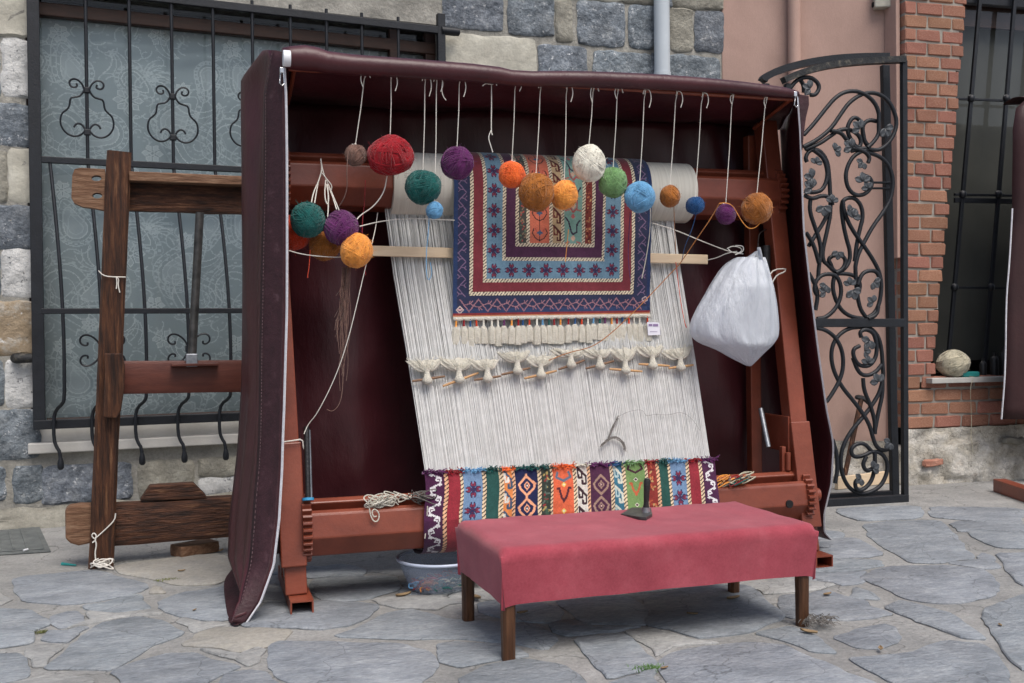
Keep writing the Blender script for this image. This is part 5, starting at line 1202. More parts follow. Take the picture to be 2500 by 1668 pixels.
for i, (k_, s0, s1_, f0, f1, tone) in enumerate(HB):
    K, S0, S1, F0, F1 = [WP(*p, .02) for p in zz(*Zh, [k_, s0, s1_, f0, f1])]
    tt = thing('heddle_bundle', HLAB[i], 'heddle bundle', K - L.Z*.03, 'heddle bundles across the warp')
    MB().tube(smoothpts([S0, S0.lerp(S1, .5)-L.Y*.006, S1], 1), [.0045, .0055, .0055, .004], 7).build('stick', M['stick' if tone == 'l' else 'stickdk'], tt, smooth=60)
    m_ = MB(); m_.tube([K-L.Z*.016-L.Y*.006, K-L.Z*.010-L.Y*.008, K-L.Y*.010, K+L.Z*.012-L.Y*.008, K+L.Z*.03-L.Y*.004, K+L.Z*.045-L.Y*.002], [.009, .020, .022, .014, .011, .014], 10); m_.build('knot', M['creamwool'], tt, smooth=70)
    F0, F1 = F0.lerp(F1, -.12)+L.Z*.014, F1.lerp(F0, -.12)+L.Z*.014; rows = []
    for a in range(8):
        t = a/7; row = []
        for b in range(15):
            s = b/14; top = F0.lerp(F1, s)+L.Z*.012*nz(s*6, i, 1); p = (K+L.Z*.034).lerp(top, t) - L.Y*(.010*math.sin(t*2.6)+.005*nz(s*8, t*3, i)+.0025*(b % 2)); p = p - L.Z*.03*math.sin(t*3.14)*(abs(s-.5)*2)**2*.6
            row.append(p)
        rows.append(row)
    MB().grid(rows).build('yarn_fan', M['creamwool'], tt, smooth=180, solid=.004)
    m_ = MB()
    for b in range(26):
        s = random.random(); e = F0.lerp(F1, s)+L.Z*random.uniform(-.006, .018)-L.Y*.006; m_.tube([(K+L.Z*.03-L.Y*.008), (K+L.Z*.03).lerp(e, .5)-L.Y*.014-L.Z*.006*abs(s-.5), e], .0011, 3)
    m_.build('loose_strands', M['creamwool'], tt, kind='stuff')
# ================================================================== YARN BALLS
def ball_mesh(c, rx, rz, seed, wraps=46, egg=0.0, name='ball'):
    """core plus strands wound round it in changing directions"""
    rnd = random.Random(seed); m_ = MB(); n1, n2 = 20, 14; vs = []; ry = rx*.95
    def surf(d, k=1.0):
        q = 1+.09*noise.noise(Vector((d.x*1.3, d.y*1.3, d.z*1.3+seed*3.1)))+.03*noise.noise(Vector((d.x*4, d.y*4, d.z*4+seed)))
        e = 1-egg*d.z*.5
        return c + (L.X*d.x*rx*e + L.Y*d.y*ry*e + L.Z*d.z*rz)*q*k
    rings = []
    for i in range(1, n2):
        th = math.pi*i/n2; rings.append([surf(Vector((math.sin(th)*math.cos(6.2832*j/n1), math.sin(th)*math.sin(6.2832*j/n1), math.cos(th))), .985) for j in range(n1)])
    m_.loft(rings, caps=True)
    ax = Vector((rnd.gauss(0, 1), rnd.gauss(0, 1), rnd.gauss(0, 1))).normalized()
    for w_ in range(wraps):
        if w_ % 9 == 0: ax = Vector((rnd.gauss(0, 1), rnd.gauss(0, 1)*1.3, rnd.gauss(0, 1))).normalized(); base = rnd.uniform(-.35, .35)
        a2 = (ax+Vector((rnd.gauss(0, .10), rnd.gauss(0, .10), rnd.gauss(0, .10)))).normalized(); u = a2.orthogonal().normalized(); v = a2.cross(u); h = base+rnd.uniform(-.3, .3); k = math.sqrt(max(.05, 1-h*h))
        m_.tube([surf((u*math.cos(6.2832*j/22)+v*math.sin(6.2832*j/22))*k+a2*h, 1.0) for j in range(22)], rx*rnd.uniform(.028, .052), 5, closed=True)
    for w_ in range(100):                      # stray fibres
        d = Vector((rnd.gauss(0, 1), rnd.gauss(0, 1), rnd.gauss(0, 1))).normalized(); p = surf(d, 1.0); q = Vector((rnd.gauss(0, 1), rnd.gauss(0, 1), rnd.gauss(0, 1)))*rx*.10; n_ = (p-c).normalized()*rx*rnd.uniform(.03, .12)
        m_.tube([p, p+n_*.7+q*.4, p+n_+q], .00045, 3, cap=False)
    return m_
def yarn_ball(px_, py_, r1, r2, colr, label, y=.07, string=None, seed=1, egg=0.0, wraps=80, tail=None):
    c = L.px(px_, py_, y); k = (c-CP).dot(CF)/FPX; rx, rz = r1*k*.96, r2*k*.96
    t = thing('yarn_ball', label, 'yarn ball', c-L.Z*rz, 'yarn balls on the loom')
    ball_mesh(c, rx, rz, seed, wraps, egg).build('ball', M['y_'+colr], t, smooth=70)
    if string:
        sx, sy = string; q = L.lpx(sx, sy, .07); top = L.p(q.x, .07, rodz(q.x)+.010); e = c+L.Z*rz*.97; mid = top.lerp(e, .5)+L.X*.002
        m_ = MB(); m_.tube([top, top-L.Y*.012-L.Z*.012, top.lerp(e, .12), mid, e, e-L.Z*.01], .0017, 5)
        m_.tube([top+L.X*.004*math.cos(a)+L.Y*.013*math.cos(a)-L.Z*.010+L.Z*.013*math.sin(a) for a in [6.2832*i/10 for i in range(10)]], .0022, 5, closed=True)
        rnd = random.Random(seed); a = rnd.choice((-1, 1)); d = rnd.uniform(.03, .09)       # bow and loose ends
        m_.tube(smoothpts([top-L.Y*.015-L.Z*.008, top-L.Y*.018+L.X*a*.016-L.Z*.012, top-L.Y*.018+L.X*a*.022-L.Z*d*.6, top-L.Y*.016+L.X*a*.012-L.Z*d], 2), .0019, 5)
        if rnd.random() < .6: m_.tube(smoothpts([top-L.Y*.015-L.Z*.008, top-L.Y*.018-L.X*a*.010-L.Z*.01, top-L.Y*.018-L.X*a*.016-L.Z*.03], 1), .0019, 5)
        m_.tube([e+L.Z*.006, e+L.Z*.0, e-L.Z*.006], [.003, .005, .003], 6); m_.tube([e, e+L.X*.012*a+L.Z*.002, e+L.X*.016*a-L.Z*.006], .0017, 5)
        m_.build('hanging_string', M['string'], t, smooth=60)
    if tail: MB().tube(smoothpts([L.px(x, yy, y2) for x, yy, y2 in tail], 2), .0017, 5).build('loose_tail', M['y_'+colr], t, smooth=60)
    return t
YBL = [
 (868,379,27,27,'taupe','small taupe brown yarn ball hanging next to the crimson one',.09,(892,190),0,[(850,370,.04),(846,420,.03),(848,460,.06),(838,490,.08),(828,503,.1)]),
 (953,380,57,50,'crimson','large crimson red yarn ball hanging from the loom rod',.08,(955,192),.12,None),
 (1033,457,46,42,'green','dark green yarn ball hanging in front of the cream warp roll',.08,(1038,197),0,None),
 (1061,514,21,22,'sky','tiny light blue yarn ball hanging just below the dark green one',.06,(1066,200),0,[(1048,520,.06),(1046,570,.07),(1040,620,.07),(1042,690,.07),(1056,672,.07),(1050,640,.07)]),
 (1116,399,41,41,'purple','purple yarn ball hanging by the left edge of the draped rug',.07,(1122,200),0,None),
 (1250,426,33,34,'orange','bright orange yarn ball hanging in front of the rug',.09,(1258,208),0,None),
 (1309,470,44,48,'ochre','large ochre brown yarn ball hanging in front of the rug',.06,(1320,210),-.1,None),
 (1378,476,34,37,'amber','amber yellow yarn ball hanging between ochre and white balls',.09,(1383,213),0,[(1388,560,.15),(1384,600,.17),(1380,640,.17)]),
 (1438,400,40,47,'white','large white yarn ball hanging in front of the rug',.07,(1449,216),.06,None),
 (1497,446,36,38,'sage','sage green yarn ball hanging between white and light blue balls',.09,(1508,218),0,None),
 (1562,481,38,38,'sky','light blue yarn ball hanging by the right edge of the rug',.06,(1574,222),0,None),
 (1636,479,26,28,'ochre','small squarish ochre yarn ball hanging over the cream warp roll',.08,(1651,226),0,[(1645,500,.1),(1647,560,.2),(1650,620,.22)]),
 (1697,502,23,22,'navy','small dark blue yarn ball at the end of the cream warp roll',.08,(1714,230),0,[(1700,520,.08),(1690,560,.1),(1672,600,.14),(1664,640,.2)]),
 (1772,523,25,26,'purple','small purple yarn ball hanging next to the big ochre one by the post',.08,(1788,235),0,None),
 (1848,510,39,39,'ochre','round ochre yarn ball hanging beside the right loom post',.06,(1870,238),0,None)]
for i, (x, y, r1, r2, c, lb_, yy, st, egg, tail) in enumerate(YBL): yarn_ball(x, y, r1, r2, c, lb_, yy, st, 3+i*2, egg, 84 if r1 > 30 else 48, tail)
CLU = [(715,568,44,44,'red','red orange yarn ball behind the green ball of the tied cluster',.24,None), (792,602,38,36,'ochre','ochre yarn ball half hidden behind the purple one of the tied cluster',.22,None),
       (752,537,43,44,'green','dark green yarn ball tied in a cluster to the left beam end',.12,None), (834,557,43,44,'purple','purple yarn ball tied in a cluster below the left beam end',.10,None),
       (870,611,40,44,'amber','amber yarn ball lowest of the tied cluster at the left',.08,None)]
for i, (x, y, r1, r2, c, lb_, yy, st) in enumerate(CLU): yarn_ball(x, y, r1, r2, c, lb_, yy, None, 61+i*3, 0, 84)
def cord(name, pts, r, m, label, cat='string', it=2, extra=None, n=5):
    m_ = MB(); m_.tube(smoothpts(pts, it), r, n)
    for e in (extra or []): m_.tube(smoothpts(e, it), r, n)
    return tag(m_.build(name, M[m], smooth=70), label, cat)
lq = lambda *a: [L.px(x, y, c) for x, y, c in a]
tp_ = (783, 388, .26)
cord('tied_string', lq(tp_, (786,415,.235), (779,440,.2), (765,470,.16), (760,496,.12)), .0022, 'string', 'white strings tying the cluster of yarn balls to the upper beam',
     extra=[lq(tp_, (788,418,.235), (800,450,.22), (812,480,.16), (822,512,.10)), lq((786,415,.235), (776,448,.2), (768,496,.12)), lq((790,425,.235), (806,460,.2), (828,514,.10)), lq((795,440,.21), (792,480,.14), (800,505,.13), (803,480,.14), (797,450,.2)), lq((800,450,.2), (802,500,.13), (800,530,.11)), lq((784,420,.235), (800,440,.2), (812,455,.2), (806,470,.2))])
cord('frayed_string', lq((1200,206,.07), (1200,260,.07), (1199,320,.07), (1202,330,.07)), .0021, 'string', 'white string hanging empty with a frayed dark end',
     extra=[lq((1199,206,.06), (1185,204,.05), (1178,210,.05)), lq((1201,206,.06), (1210,203,.05), (1213,209,.05)), lq((1199,318,.07), (1192,335,.07), (1196,350,.07), (1203,372,.07))])
cord('short_string', lq((1080,200,.06), (1078,220,.06), (1082,236,.06), (1089,245,.06)), .002, 'string', 'short curled white string end under the canopy roll')
cord('white_thread', lq((945,430,.10), (938,470,.10), (912,505,.11), (880,525,.12), (868,540,.10)), .0024, 'string', 'white thread from the crimson ball down to the purple cluster ball')
cord('long_thread', lq((922,520,.2), (915,570,.12), (895,640,.07), (872,740,.07), (850,830,.08), (820,920,.1), (775,1010,.12), (752,1036,.15), (742,1060,.14)),  .0017, 'string', 'long white thread running down to the rod at the left post')
cord('slack_thread', lq((705,612,.1), (740,622,.12), (800,628,.14), (838,628,.12)), .002, 'string', 'slack white thread from left post to the amber cluster ball', extra=None)
cord('pale_cord', lq((878,553,.1), (930,540,.17), (1000,533,.2), (1060,536,.2), (1110,538,.2)), .0022, 'string', 'pale cord running from the cluster to the draped rug')
cord('pale_cord', lq((1593,545,.2), (1650,562,.2), (1720,592,.2), (1790,618,.16), (1815,620,.14)), .0022, 'string', 'pale cord from the rug to the plastic bag knot',
     extra=[lq((1728,635,.24), (1750,630,.2), (1775,618,.16), (1800,614,.14)), lq((1775,607,.14), (1790,600,.13), (1812,606,.13), (1808,618,.13), (1785,616,.13), (1778,608,.13)), lq((1795,600,.13), (1815,600,.12), (1815,615,.12), (1795,622,.12))])
cord('orange_thread', lq((1756,497,.06), (1735,535,.08), (1700,585,.1), (1660,645,.14), (1640,665,.16), (1600,708,.13), (1540,770,.12), (1480,825,.1), (1440,850,.11), (1390,860,.12), (1340,880,.12)), .002, 'y_ochre', 'ochre thread sagging from the purple ball across rug and tassels')
cord('loop_thread', lq((1756,497,.05), (1772,495,.05), (1790,502,.05), (1810,540,.05), (1828,560,.05), (1848,555,.04), (1862,535,.04)), .0019, 'y_amber', 'amber thread looping from the purple ball to the ochre ball')
cord('edge_thread', lq((1650,640,.18), (1662,740,.16), (1672,790,.15), (1676,800,.15)), .0018, 'y_red', 'rust thread along the right edge of the warp')
cord('rug_thread', lq((1588,490,.16), (1588,560,.16), (1578,630,.165), (1567,680,.165)), .0019, 'creamwool', 'cream thread lying down the right border of the rug')
cord('lilac_thread', lq((1539,520,.16), (1534,590,.165), (1534,640,.165), (1540,690,.165)), .0019, 'y_purple', 'lilac thread lying down the red border of the rug')
cord('crimson_thread', lq((892,440,.25), (890,500,.22), (884,540,.14), (884,620,.10), (893,672,.1)), .0017, 'y_crimson', 'thin crimson thread hanging beside the purple cluster ball')
cord('rust_thread', lq((757,610,.14), (755,650,.13), (750,680,.13), (752,676,.13)), .0017, 'y_red', 'short rust thread hanging below the tied cluster')
# brown hank hanging below the amber ball
hk = thing('yarn_hank', 'tangled dark brown yarn hank hanging below the amber ball', 'yarn', L.px(840, 1000, .10))
m_ = MB()
for k in range(34):
    x0 = 846+random.uniform(-10, 10); ln = random.uniform(760, 960) if k % 3 else random.uniform(700, 800)
    pp = []; ph = random.random()*6
    for t in range(8): s = t/7; pp.append(L.px(x0+(-14*s*s)+8*math.sin(s*7+ph)*(.3+.7*s), 652+(ln-652)*s, .12+.012*math.sin(s*5+ph)))
    m_.tube(smoothpts(pp, 1), .0013, 3)
m_.tube(smoothpts(lq((838,900,.1), (836,960,.09), (828,990,.08), (812,1006,.08), (798,1000,.08)), 2), .0014, 4)
m_.build('strands', M['y_taupe'], hk, smooth=60)
# tangles on the lower beam
def tangle(P0, n, r, spread, hgt, m, seed, name, label):
    rnd = random.Random(seed); t = thing(name, label, 'yarn', P0); m_ = MB()
    for k in range(n):
        c = P0+L.X*rnd.uniform(-spread, spread)+L.Y*rnd.uniform(-.02, .02)+L.Z*rnd.uniform(.004, hgt); a0 = rnd.random()*6; rr = rnd.uniform(.012, .04); pp = []
        for j in range(7): a = a0+j*.95; pp.append(c+L.X*rr*1.4*math.cos(a)+L.Y*rr*.6*math.sin(a)+L.Z*rr*.55*math.sin(a*1.3+k)+L.Z*.006)
        m_.tube(smoothpts(pp, 2), r, 5)
    m_.build('strands', M[m], t, smooth=60); return t, m_
tq = L.px(952, 1238, YD-.08)
tangle(tq, 26, .0026, .075, .035, 'creamwool', 4, 'yarn_tangle', 'tangle of cream yarn heaped on the left of the lower beam')
cord('yarn_loop', [L.px(x, y, YD-.12) for x, y in zz(*Z8, [(900,612),(905,650),(925,688),(950,680),(955,640),(930,612),(912,630),(922,660),(940,655)])], .0026, 'creamwool', 'cream yarn loop drooping over the front of the lower beam', 'yarn')
cord('beam_string', [L.px(x, y, YD-.128) for x, y in zz(*Z8, [(1218,600),(1214,680),(1205,770),(1203,778)])], .0024, 'creamwool', 'cream string hanging at the left edge of the woven carpet')
MB_ = MB(); tq2 = L.px(1030, 1232, YD-.09)
tangle(tq2, 12, .0022, .02, .04, 'fluff', 5, 'yarn_wad', 'small grey yarn wad beside the left carpet edge')
tq3 = L.px(1800, 1186, YD-.09)
t3 = thing('mixed_yarn_tangle', 'tangle of cream, ochre, green and grey yarn ends on the right of the lower beam', 'yarn', tq3)
for k, (cc, dx) in enumerate((('y_cream', -.03), ('y_ochre', .02), ('y_green', 0), ('fluff', .03), ('y_amber', -.06), ('y_crimson', .01), ('y_cream', .05))):
    rnd = random.Random(40+k); m_ = MB()
    for q_ in range(5):
        c = tq3+L.X*(dx+rnd.uniform(-.02, .02))+L.Y*rnd.uniform(-.02, .02)+L.Z*rnd.uniform(.01, .04); a0 = rnd.random()*6; rr = rnd.uniform(.01, .03)
        m_.tube(smoothpts([c+L.X*rr*1.5*math.cos(a0+j)+L.Y*rr*.7*math.sin(a0+j)+L.Z*rr*.6*math.sin((a0+j)*1.4) for j in range(6)], 2), .0026, 5)
    m_.build('strand', M[cc], t3, smooth=60)
cord('post_tie', [L.p(XL-.075, .12+LEAN*.6-.055, .628), L.p(XL-.0, .12+LEAN*.6-.06, .636), L.p(XL+.035, .12+LEAN*.6-.055, .64), L.p(XL+.037, .12+LEAN*.6-.05, .61), L.p(XL+.042, .12+LEAN*.6-.05, .60)], .0028, 'string', 'string tied round the left loom post', it=1)
q = L.lpx(1905, 660, .2); cord('post_tie', [L.px(x, y, .2) for x, y in zz(1600, 100, 2.24, [(620,1285),(650,1250),(715,1245),(710,1262),(665,1280),(645,1310),(635,1335)])], .0028, 'string', 'white string tied to the right loom post by the bag', it=1)

# dark wisp of yarn on the warp, pinkish fluff
wz = thing('yarn_wisp', 'dark grey wisp of yarn caught on the white warp', 'yarn', WP(1500, 1100, .01)); m_ = MB()
for k in range(16):
    o = lambda: random.uniform(-4, 4)
    m_.tube(smoothpts([WP(x+o(), y+o(), .012) for x, y in zz(*Zh, [(1520,845),(1570,800),(1610,785),(1650,800),(1685,840),(1690,880)])], 1), .0011, 3)
    if k < 9: m_.tube(smoothpts([WP(x+o()*.6, y+o(), .006) for x, y in zz(*Zh, [(1570,800),(1600,720),(1640,640)])], 1), .001, 3)
m_.tube(smoothpts([WP(x, y, .006) for x, y in zz(*Zh, [(1640,640),(1720,600),(1820,585),(1840,640),(1900,620),(2000,630),(2100,600),(2180,660),(2230,740)])], 2), .0007, 3)
m_.build('strands', M['fluff'], wz)

# ================================================================== PLASTIC BAG
bag = thing('plastic_bag', 'bulging white plastic carrier bag hanging from the right loom post', 'bag', L.px(1826, 896, .12))
OV = 1.0638
OUTL_ = [(1690,592),(1660,612),(1620,680),(1597,720),(1587,765),(1610,787),(1650,802),(1690,828),(1716,841)]
OUTR_ = [(1750,588),(1757,615),(1767,655),(1774,690),(1779,735),(1780,770),(1772,785),(1745,815),(1722,841)]
OUTL = [(p.x, p.y) for p in smoothpts([Vector(q_+(0,)) for q_ in OUTL_], 2)]; OUTR = [(p.x, p.y) for p in smoothpts([Vector(q_+(0,)) for q_ in OUTR_], 2)]
def at_y(o, y):
    for (ax, ay), (bx, by) in zip(o[:-1], o[1:]):
        if ay <= y <= by: return ax+(bx-ax)*(y-ay)/max(1e-6, by-ay)
    return o[0][0] if y < o[0][1] else o[-1][0]
rings = []; NR = 40
for i in range(NR+1):
    y = 592+(840-592)*(i/NR); xl2, xr2 = at_y(OUTL, y), at_y(OUTR, y); YBg = .11
    A, B = L.px(xl2*OV, y*OV, YBg), L.px(xr2*OV, y*OV, YBg); c = (A+B)/2; hw = (B-A).length/2; ring_ = []
    dpt = min(.115, hw*.8)
    for j in range(96):
        a = 6.2832*j/96; s = i/NR
        fo = .016*(abs(math.sin(a*4.5+1.8*noise.noise(Vector((s*1.1, math.cos(a)*1.6, math.sin(a)*1.6))))))**.6*(1-s)**.6+.007*noise.noise(Vector((math.cos(a)*9, math.sin(a)*9, s*2.5)))-.010*(1-s)**.6
        f = 1+.05*noise.noise(Vector((math.cos(a)*2.5, math.sin(a)*2.5, s*1.6)))
        ring_.append(c+L.X*(hw*f+fo*.5)*math.cos(a)+L.Y*(dpt*f+fo)*math.sin(a)+L.Z*.004*noise.noise(Vector((a, s*9, 2))))
    rings.append(ring_)
MB().loft(rings).build('body', M['bag'], bag, smooth=180)
def sheet(pl, pr, y0, y1, name, m, seed):
    rows = []; n = 12
    for i in range(n+1):
        t = i/n; k = t*(len(pl)-1); a = int(min(len(pl)-2, k)); f = k-a
        P0 = L.px(*[pl[a][e]*(1-f)+pl[a+1][e]*f for e in (0, 1)], y0); P1 = L.px(*[pr[a][e]*(1-f)+pr[a+1][e]*f for e in (0, 1)], y1)
        rows.append([P0.lerp(P1, j/8)-L.Y*(.008*math.sin(j/8*3.14)+.006*noise.noise(Vector((j*.7, i*.5, seed)))) for j in range(9)])
    return MB().grid(rows).build(name, M[m], bag, smooth=180, solid=.0012)
Z5 = (1600, 100, 2.24)
sheet(zz(*Z5, [(548,1150),(505,1180),(455,1196),(425,1250)]), zz(*Z5, [(558,1150),(535,1200),(522,1262),(520,1330)]), .085, .05, 'neck', 'bag', 1)
sheet(zz(*Z5, [(556,1130),(570,1200),(590,1270),(545,1350),(535,1400)]), zz(*Z5, [(572,1128),(590,1190),(622,1280),(615,1340),(640,1400)]), .06, .05, 'handle', 'bag', 2)
sheet(zz(*Z5, [(555,1150),(530,1210),(522,1290),(535,1350)]), zz(*Z5, [(562,1150),(572,1200),(592,1270),(560,1350)]), .10, .10, 'inner_fold', 'bagshade', 3)
cord('bag_hook', lq((1850,607,.09), (1851,590,.12), (1853,570,.22), (1870,560,.33)), .003, 'toolblack', 'thin black hook wire holding the white plastic bag', 'hook', 1)

# ================================================================== BENCH
be = thing('bench', 'long rose pink fabric covered bench with short brown wooden legs', 'bench', BEN.p(.54, .2, 0))
BL_, BD, BH = 1.087, .46, .364
x0, x1, y0, y1 = -.035, BL_+.042, -.042, BD+.04
zc = .185
prof = []
NXB, NYB = 60, 26
rows = []
def bench_top(u, v):
    x = x0+(x1-x0)*u; y = y0+(y1-y0)*v
    ex = min(x-x0, x1-x); ey = min(y-y0, y1-y); r = .034; e = 0
    dx = max(0, r-ex)/r; dy = max(0, r-ey)/r; d = min(1, math.hypot(dx, dy)); z = BH-r*.8*(1-math.sqrt(max(0, 1-d*d)))
    z += -.006*math.sin(u*3.14)*math.sin(v*3.14)+.003*nz(u*7, v*3, 3)+.0025*nz(u*24, v*6, 5)
    return BEN.p(x, y, z)
us = [0, .004, .012, .022, .034, .048]+[.06+.88*i/70 for i in range(71)]+[1-k for k in (.048, .034, .022, .012, .004, 0)]
vs_ = [0, .012, .03, .055, .085, .12]+[.16+.68*i/12 for i in range(13)]+[1-k for k in (.12, .085, .055, .03, .012, 0)]
us = sorted(set(us)); vs_ = sorted(set(vs_))
m_ = MB(); m_.grid([[bench_top(u, v) for u in us] for v in vs_])
# skirt, longer at the corners
per = [(u, 0) for u in us]+[(1, v) for v in vs_[1:]]+[(u, 1) for u in us[-2::-1]]+[(0, v) for v in vs_[-2:0:-1]]
rings = []
for k in range(9):
    t = k/8; ring_ = []
    for (u, v) in per:
        p = bench_top(u, v); cn = (abs(2*u-1)**24)*(abs(2*v-1)**10); zb2 = zc-.020*cn + .0035*nz(u*7, v*5, 2); f = (.003*nz(u*9+v*7, t*1.2, 7)*t+.002*nz(u*34+v*20, t*2.0, 3)*t)*(1-cn)-.006*cn*t
        q = BEN.loc(p); nx_ = (1 if u > .999 else -1 if u < .001 else 0); ny_ = (1 if v > .999 else -1 if v < .001 else 0)
        ring_.append(BEN.p(q.x+nx_*(f-.010*t), q.y+ny_*(f-.012*t), q.z+(zb2-q.z)*t))
    rings.append(ring_)
m_.loft(rings, caps=False); o = m_.build('cover', M['bench'], be, smooth=80)
bm = bmesh.new(); bm.from_mesh(o.data); bmesh.ops.remove_doubles(bm, verts=bm.verts, dist=.0008); bmesh.ops.recalc_face_normals(bm, faces=bm.faces); bm.to_mesh(o.data); bm.free()
MB().box(BEN.p(BL_/2, BD/2, .245), BEN.X, BEN.Y, BEN.Z, BL_+.03, BD+.02, .12).build('seat_frame', M['leg'], be, bevel=.004)
for x_, y_, s in ((.0, .0, -1), (BL_, .0, 1), (-.0, BD, -1), (BL_, BD, 1)):
    m_ = MB(); w_ = .043; rings = []
    for z, k in ((0.0, .86), (.004, .92), (.19, 1.0)): rings.append([BEN.p(x_+a*w_/2*k, y_+b*w_/2*k, z) for a, b in ((-1, -.55), (-.55, -1), (.55, -1), (1, -.55), (1, .55), (.55, 1), (-.55, 1), (-1, .55))])
    m_.loft(rings); m_.build('leg', M['leg'], be, smooth=30)
# beating comb on the bench
zt_b = BH-.006; cb = gnd(1545, 1262, zt_b); tool = thing('weaving_comb', 'black iron weaving beater with upright handle standing on the bench', 'tool', Vector((cb.x, cb.y, zt_b)))
tq_ = [gnd(x, y, zt_b) for x, y in [(1515,1258),(1542,1246),(1590,1248),(1593,1262),(1578,1272),(1560,1270)]]
m_ = MB(); n = len(tq_); cc = sum(tq_, Vector())/n
m_.loft([[p+Vector((0, 0, .001)) for p in tq_], [cc+(p-cc)*.98+Vector((0, 0, .006+.005*max(0, (p-tq_[0]).length/.1))) for p in tq_]]); m_.build('blade', M['toolsteel'], tool, bevel=.002)
b0 = gnd(1577, 1258, zt_b)+Vector((0, 0, .012))
hd_ = (b0-CP).dot(CF)/FPX; b1 = b0+CU*(82*hd_)+CR*(3*hd_)
MB().tube([b0-(b1-b0)*.05, b0.lerp(b1, .1), b0.lerp(b1, .25), b0.lerp(b1, .6), b0.lerp(b1, .92), b1], [.014, .0135, .0095, .0115, .013, .009], 12).build('handle', M['toolblack'], tool, smooth=50)
MB().tube([b0-(b1-b0)*.02, b0.lerp(b1, .14)], .0155, 12).build('ferrule', M['steel'], tool, smooth=50)

# ================================================================== BOWL OF SCRAPS
bmn = bpy.data.materials.new('clear_plastic'); bmn.use_nodes = True; nt = bmn.node_tree; nt.nodes.clear()
o_ = nod(nt, 'ShaderNodeOutputMaterial'); mx = nod(nt, 'ShaderNodeMixShader'); tr_ = nod(nt, 'ShaderNodeBsdfTransparent'); pb_ = nod(nt, 'ShaderNodeBsdfPrincipled')
tr_.inputs[0].default_value = (.92, .95, .98, 1); pb_.inputs['Base Color'].default_value = lin(200, 210, 228); pb_.inputs['Roughness'].default_value = .25; pb_.inputs['Specular IOR Level'].default_value = .6
mx.inputs[0].default_value = .26; nt.links.new(tr_.outputs[0], mx.inputs[1]); nt.links.new(pb_.outputs[0], mx.inputs[2]); nt.links.new(mx.outputs[0], o_.inputs[0]); M['bowl'] = bmn
M['rim'] = mat('bowl_rim', [(.3, (170, 180, 200)), (.7, (196, 206, 224))], 10, 2, .3)
bc = gnd(1075, 1440); bo = thing('plastic_bowl', 'translucent plastic bowl on the ground holding yarn scraps under the bench', 'bowl', bc)
kk = (bc-CP).dot(CF)/FPX; RB = 105*kk
pf = [(.0, .006), (.55, .006), (.66, .012), (.74, .03), (.84, .07), (.92, .105), (.95, .125), (.97, .132)]
m_ = MB(); m_.loft([[bc+Vector((math.cos(6.2832*j/40)*RB*r, math.sin(6.2832*j/40)*RB*r, z)) for j in range(40)] for r, z in pf], caps=False); m_.build('wall', M['bowl'], bo, smooth=180, solid=.002)
m_ = MB(); m_.tube([bc+Vector((math.cos(6.2832*j/40)*RB*.985, math.sin(6.2832*j/40)*RB*.985, .133)) for j in range(40)], .0065, 8, closed=True); m_.build('rim', M['rim'], bo, smooth=180)
scr = thing('yarn_scraps', 'coloured yarn scraps lying inside the translucent bowl', 'yarn', bc+Vector((0, 0, .01)))
for k, cc_ in enumerate(('green', 'navy', 'red', 'cream', 'sky', 'crimson', 'ochre', 'green', 'cream')):
    rnd = random.Random(90+k); m_ = MB(); a = 6.28*k/9; c0 = bc+Vector((math.cos(a)*RB*.42, math.sin(a)*RB*.36-.02, .03))
    for q_ in range(9):
        c = c0+Vector((rnd.uniform(-.05, .05), rnd.uniform(-.04, .04), rnd.uniform(-.014, .028))); a0 = rnd.random()*6; rr = rnd.uniform(.012, .03)
        m_.tube(smoothpts([c+Vector((rr*math.cos(a0+j), rr*math.sin(a0+j), rr*.4*math.sin((a0+j)*1.7))) for j in range(6)], 2), .003, 5)
    m_.build('scrap', M['y_'+cc_], scr, smooth=60)

# ================================================================== OLD WOODEN LOOM FRAME (left)
O = OLD
old = thing('old_wooden_loom', 'weathered old wooden loom frame standing before the barred window', 'loom', O.p(.4, .05, 0))
ob = lambda x, y, c=0.0: O.px(x, y, c)
A = O.lpx(247, 1388); B = O.lpx(291, 372)
def rough_bar(P0, P1, w_, d_, side, name, m, seed, n=14, parent=None):
    P0, P1 = Vector(P0), Vector(P1); T = (P1-P0).normalized(); X = (side-T*side.dot(T)).normalized(); Y = T.cross(X); rings = []
    for i in range(n+1):
        c = P0.lerp(P1, i/n); ring_ = []
        for a, b in ((-1, -.8), (-.8, -1), (.8, -1), (1, -.8), (1, .8), (.8, 1), (-.8, 1), (-1, .8)):
            j = 1+.05*noise.noise(Vector((i*.8, a*2+seed, b*2))); ring_.append(c+X*w_/2*a*j+Y*d_/2*b*j)
        rings.append(ring_)
    m_ = MB(); m_.loft(rings); return m_.build(name, M[m], parent or old, smooth=30)
rough_bar(O.p(A.x, .03, 0), O.p(B.x, .03, B.z), .105, .13, O.X, 'post', 'woodz', 1, 20)
xe = 1.9
bz = O.lpx(450, 478, .0).z
rough_bar(O.p(O.lpx(310, 480).x-.03, .05, bz), O.p(xe, .05, bz), .145, .07, O.Z, 'upper_beam', 'woodx', 2)
lz = O.lpx(450, 437, -.03).z
rough_bar(O.p(O.lpx(316, 440, -.03).x, -.02, lz), O.p(xe, -.02, lz), .045, .06, O.Z, 'ledge', 'woodpale', 3)
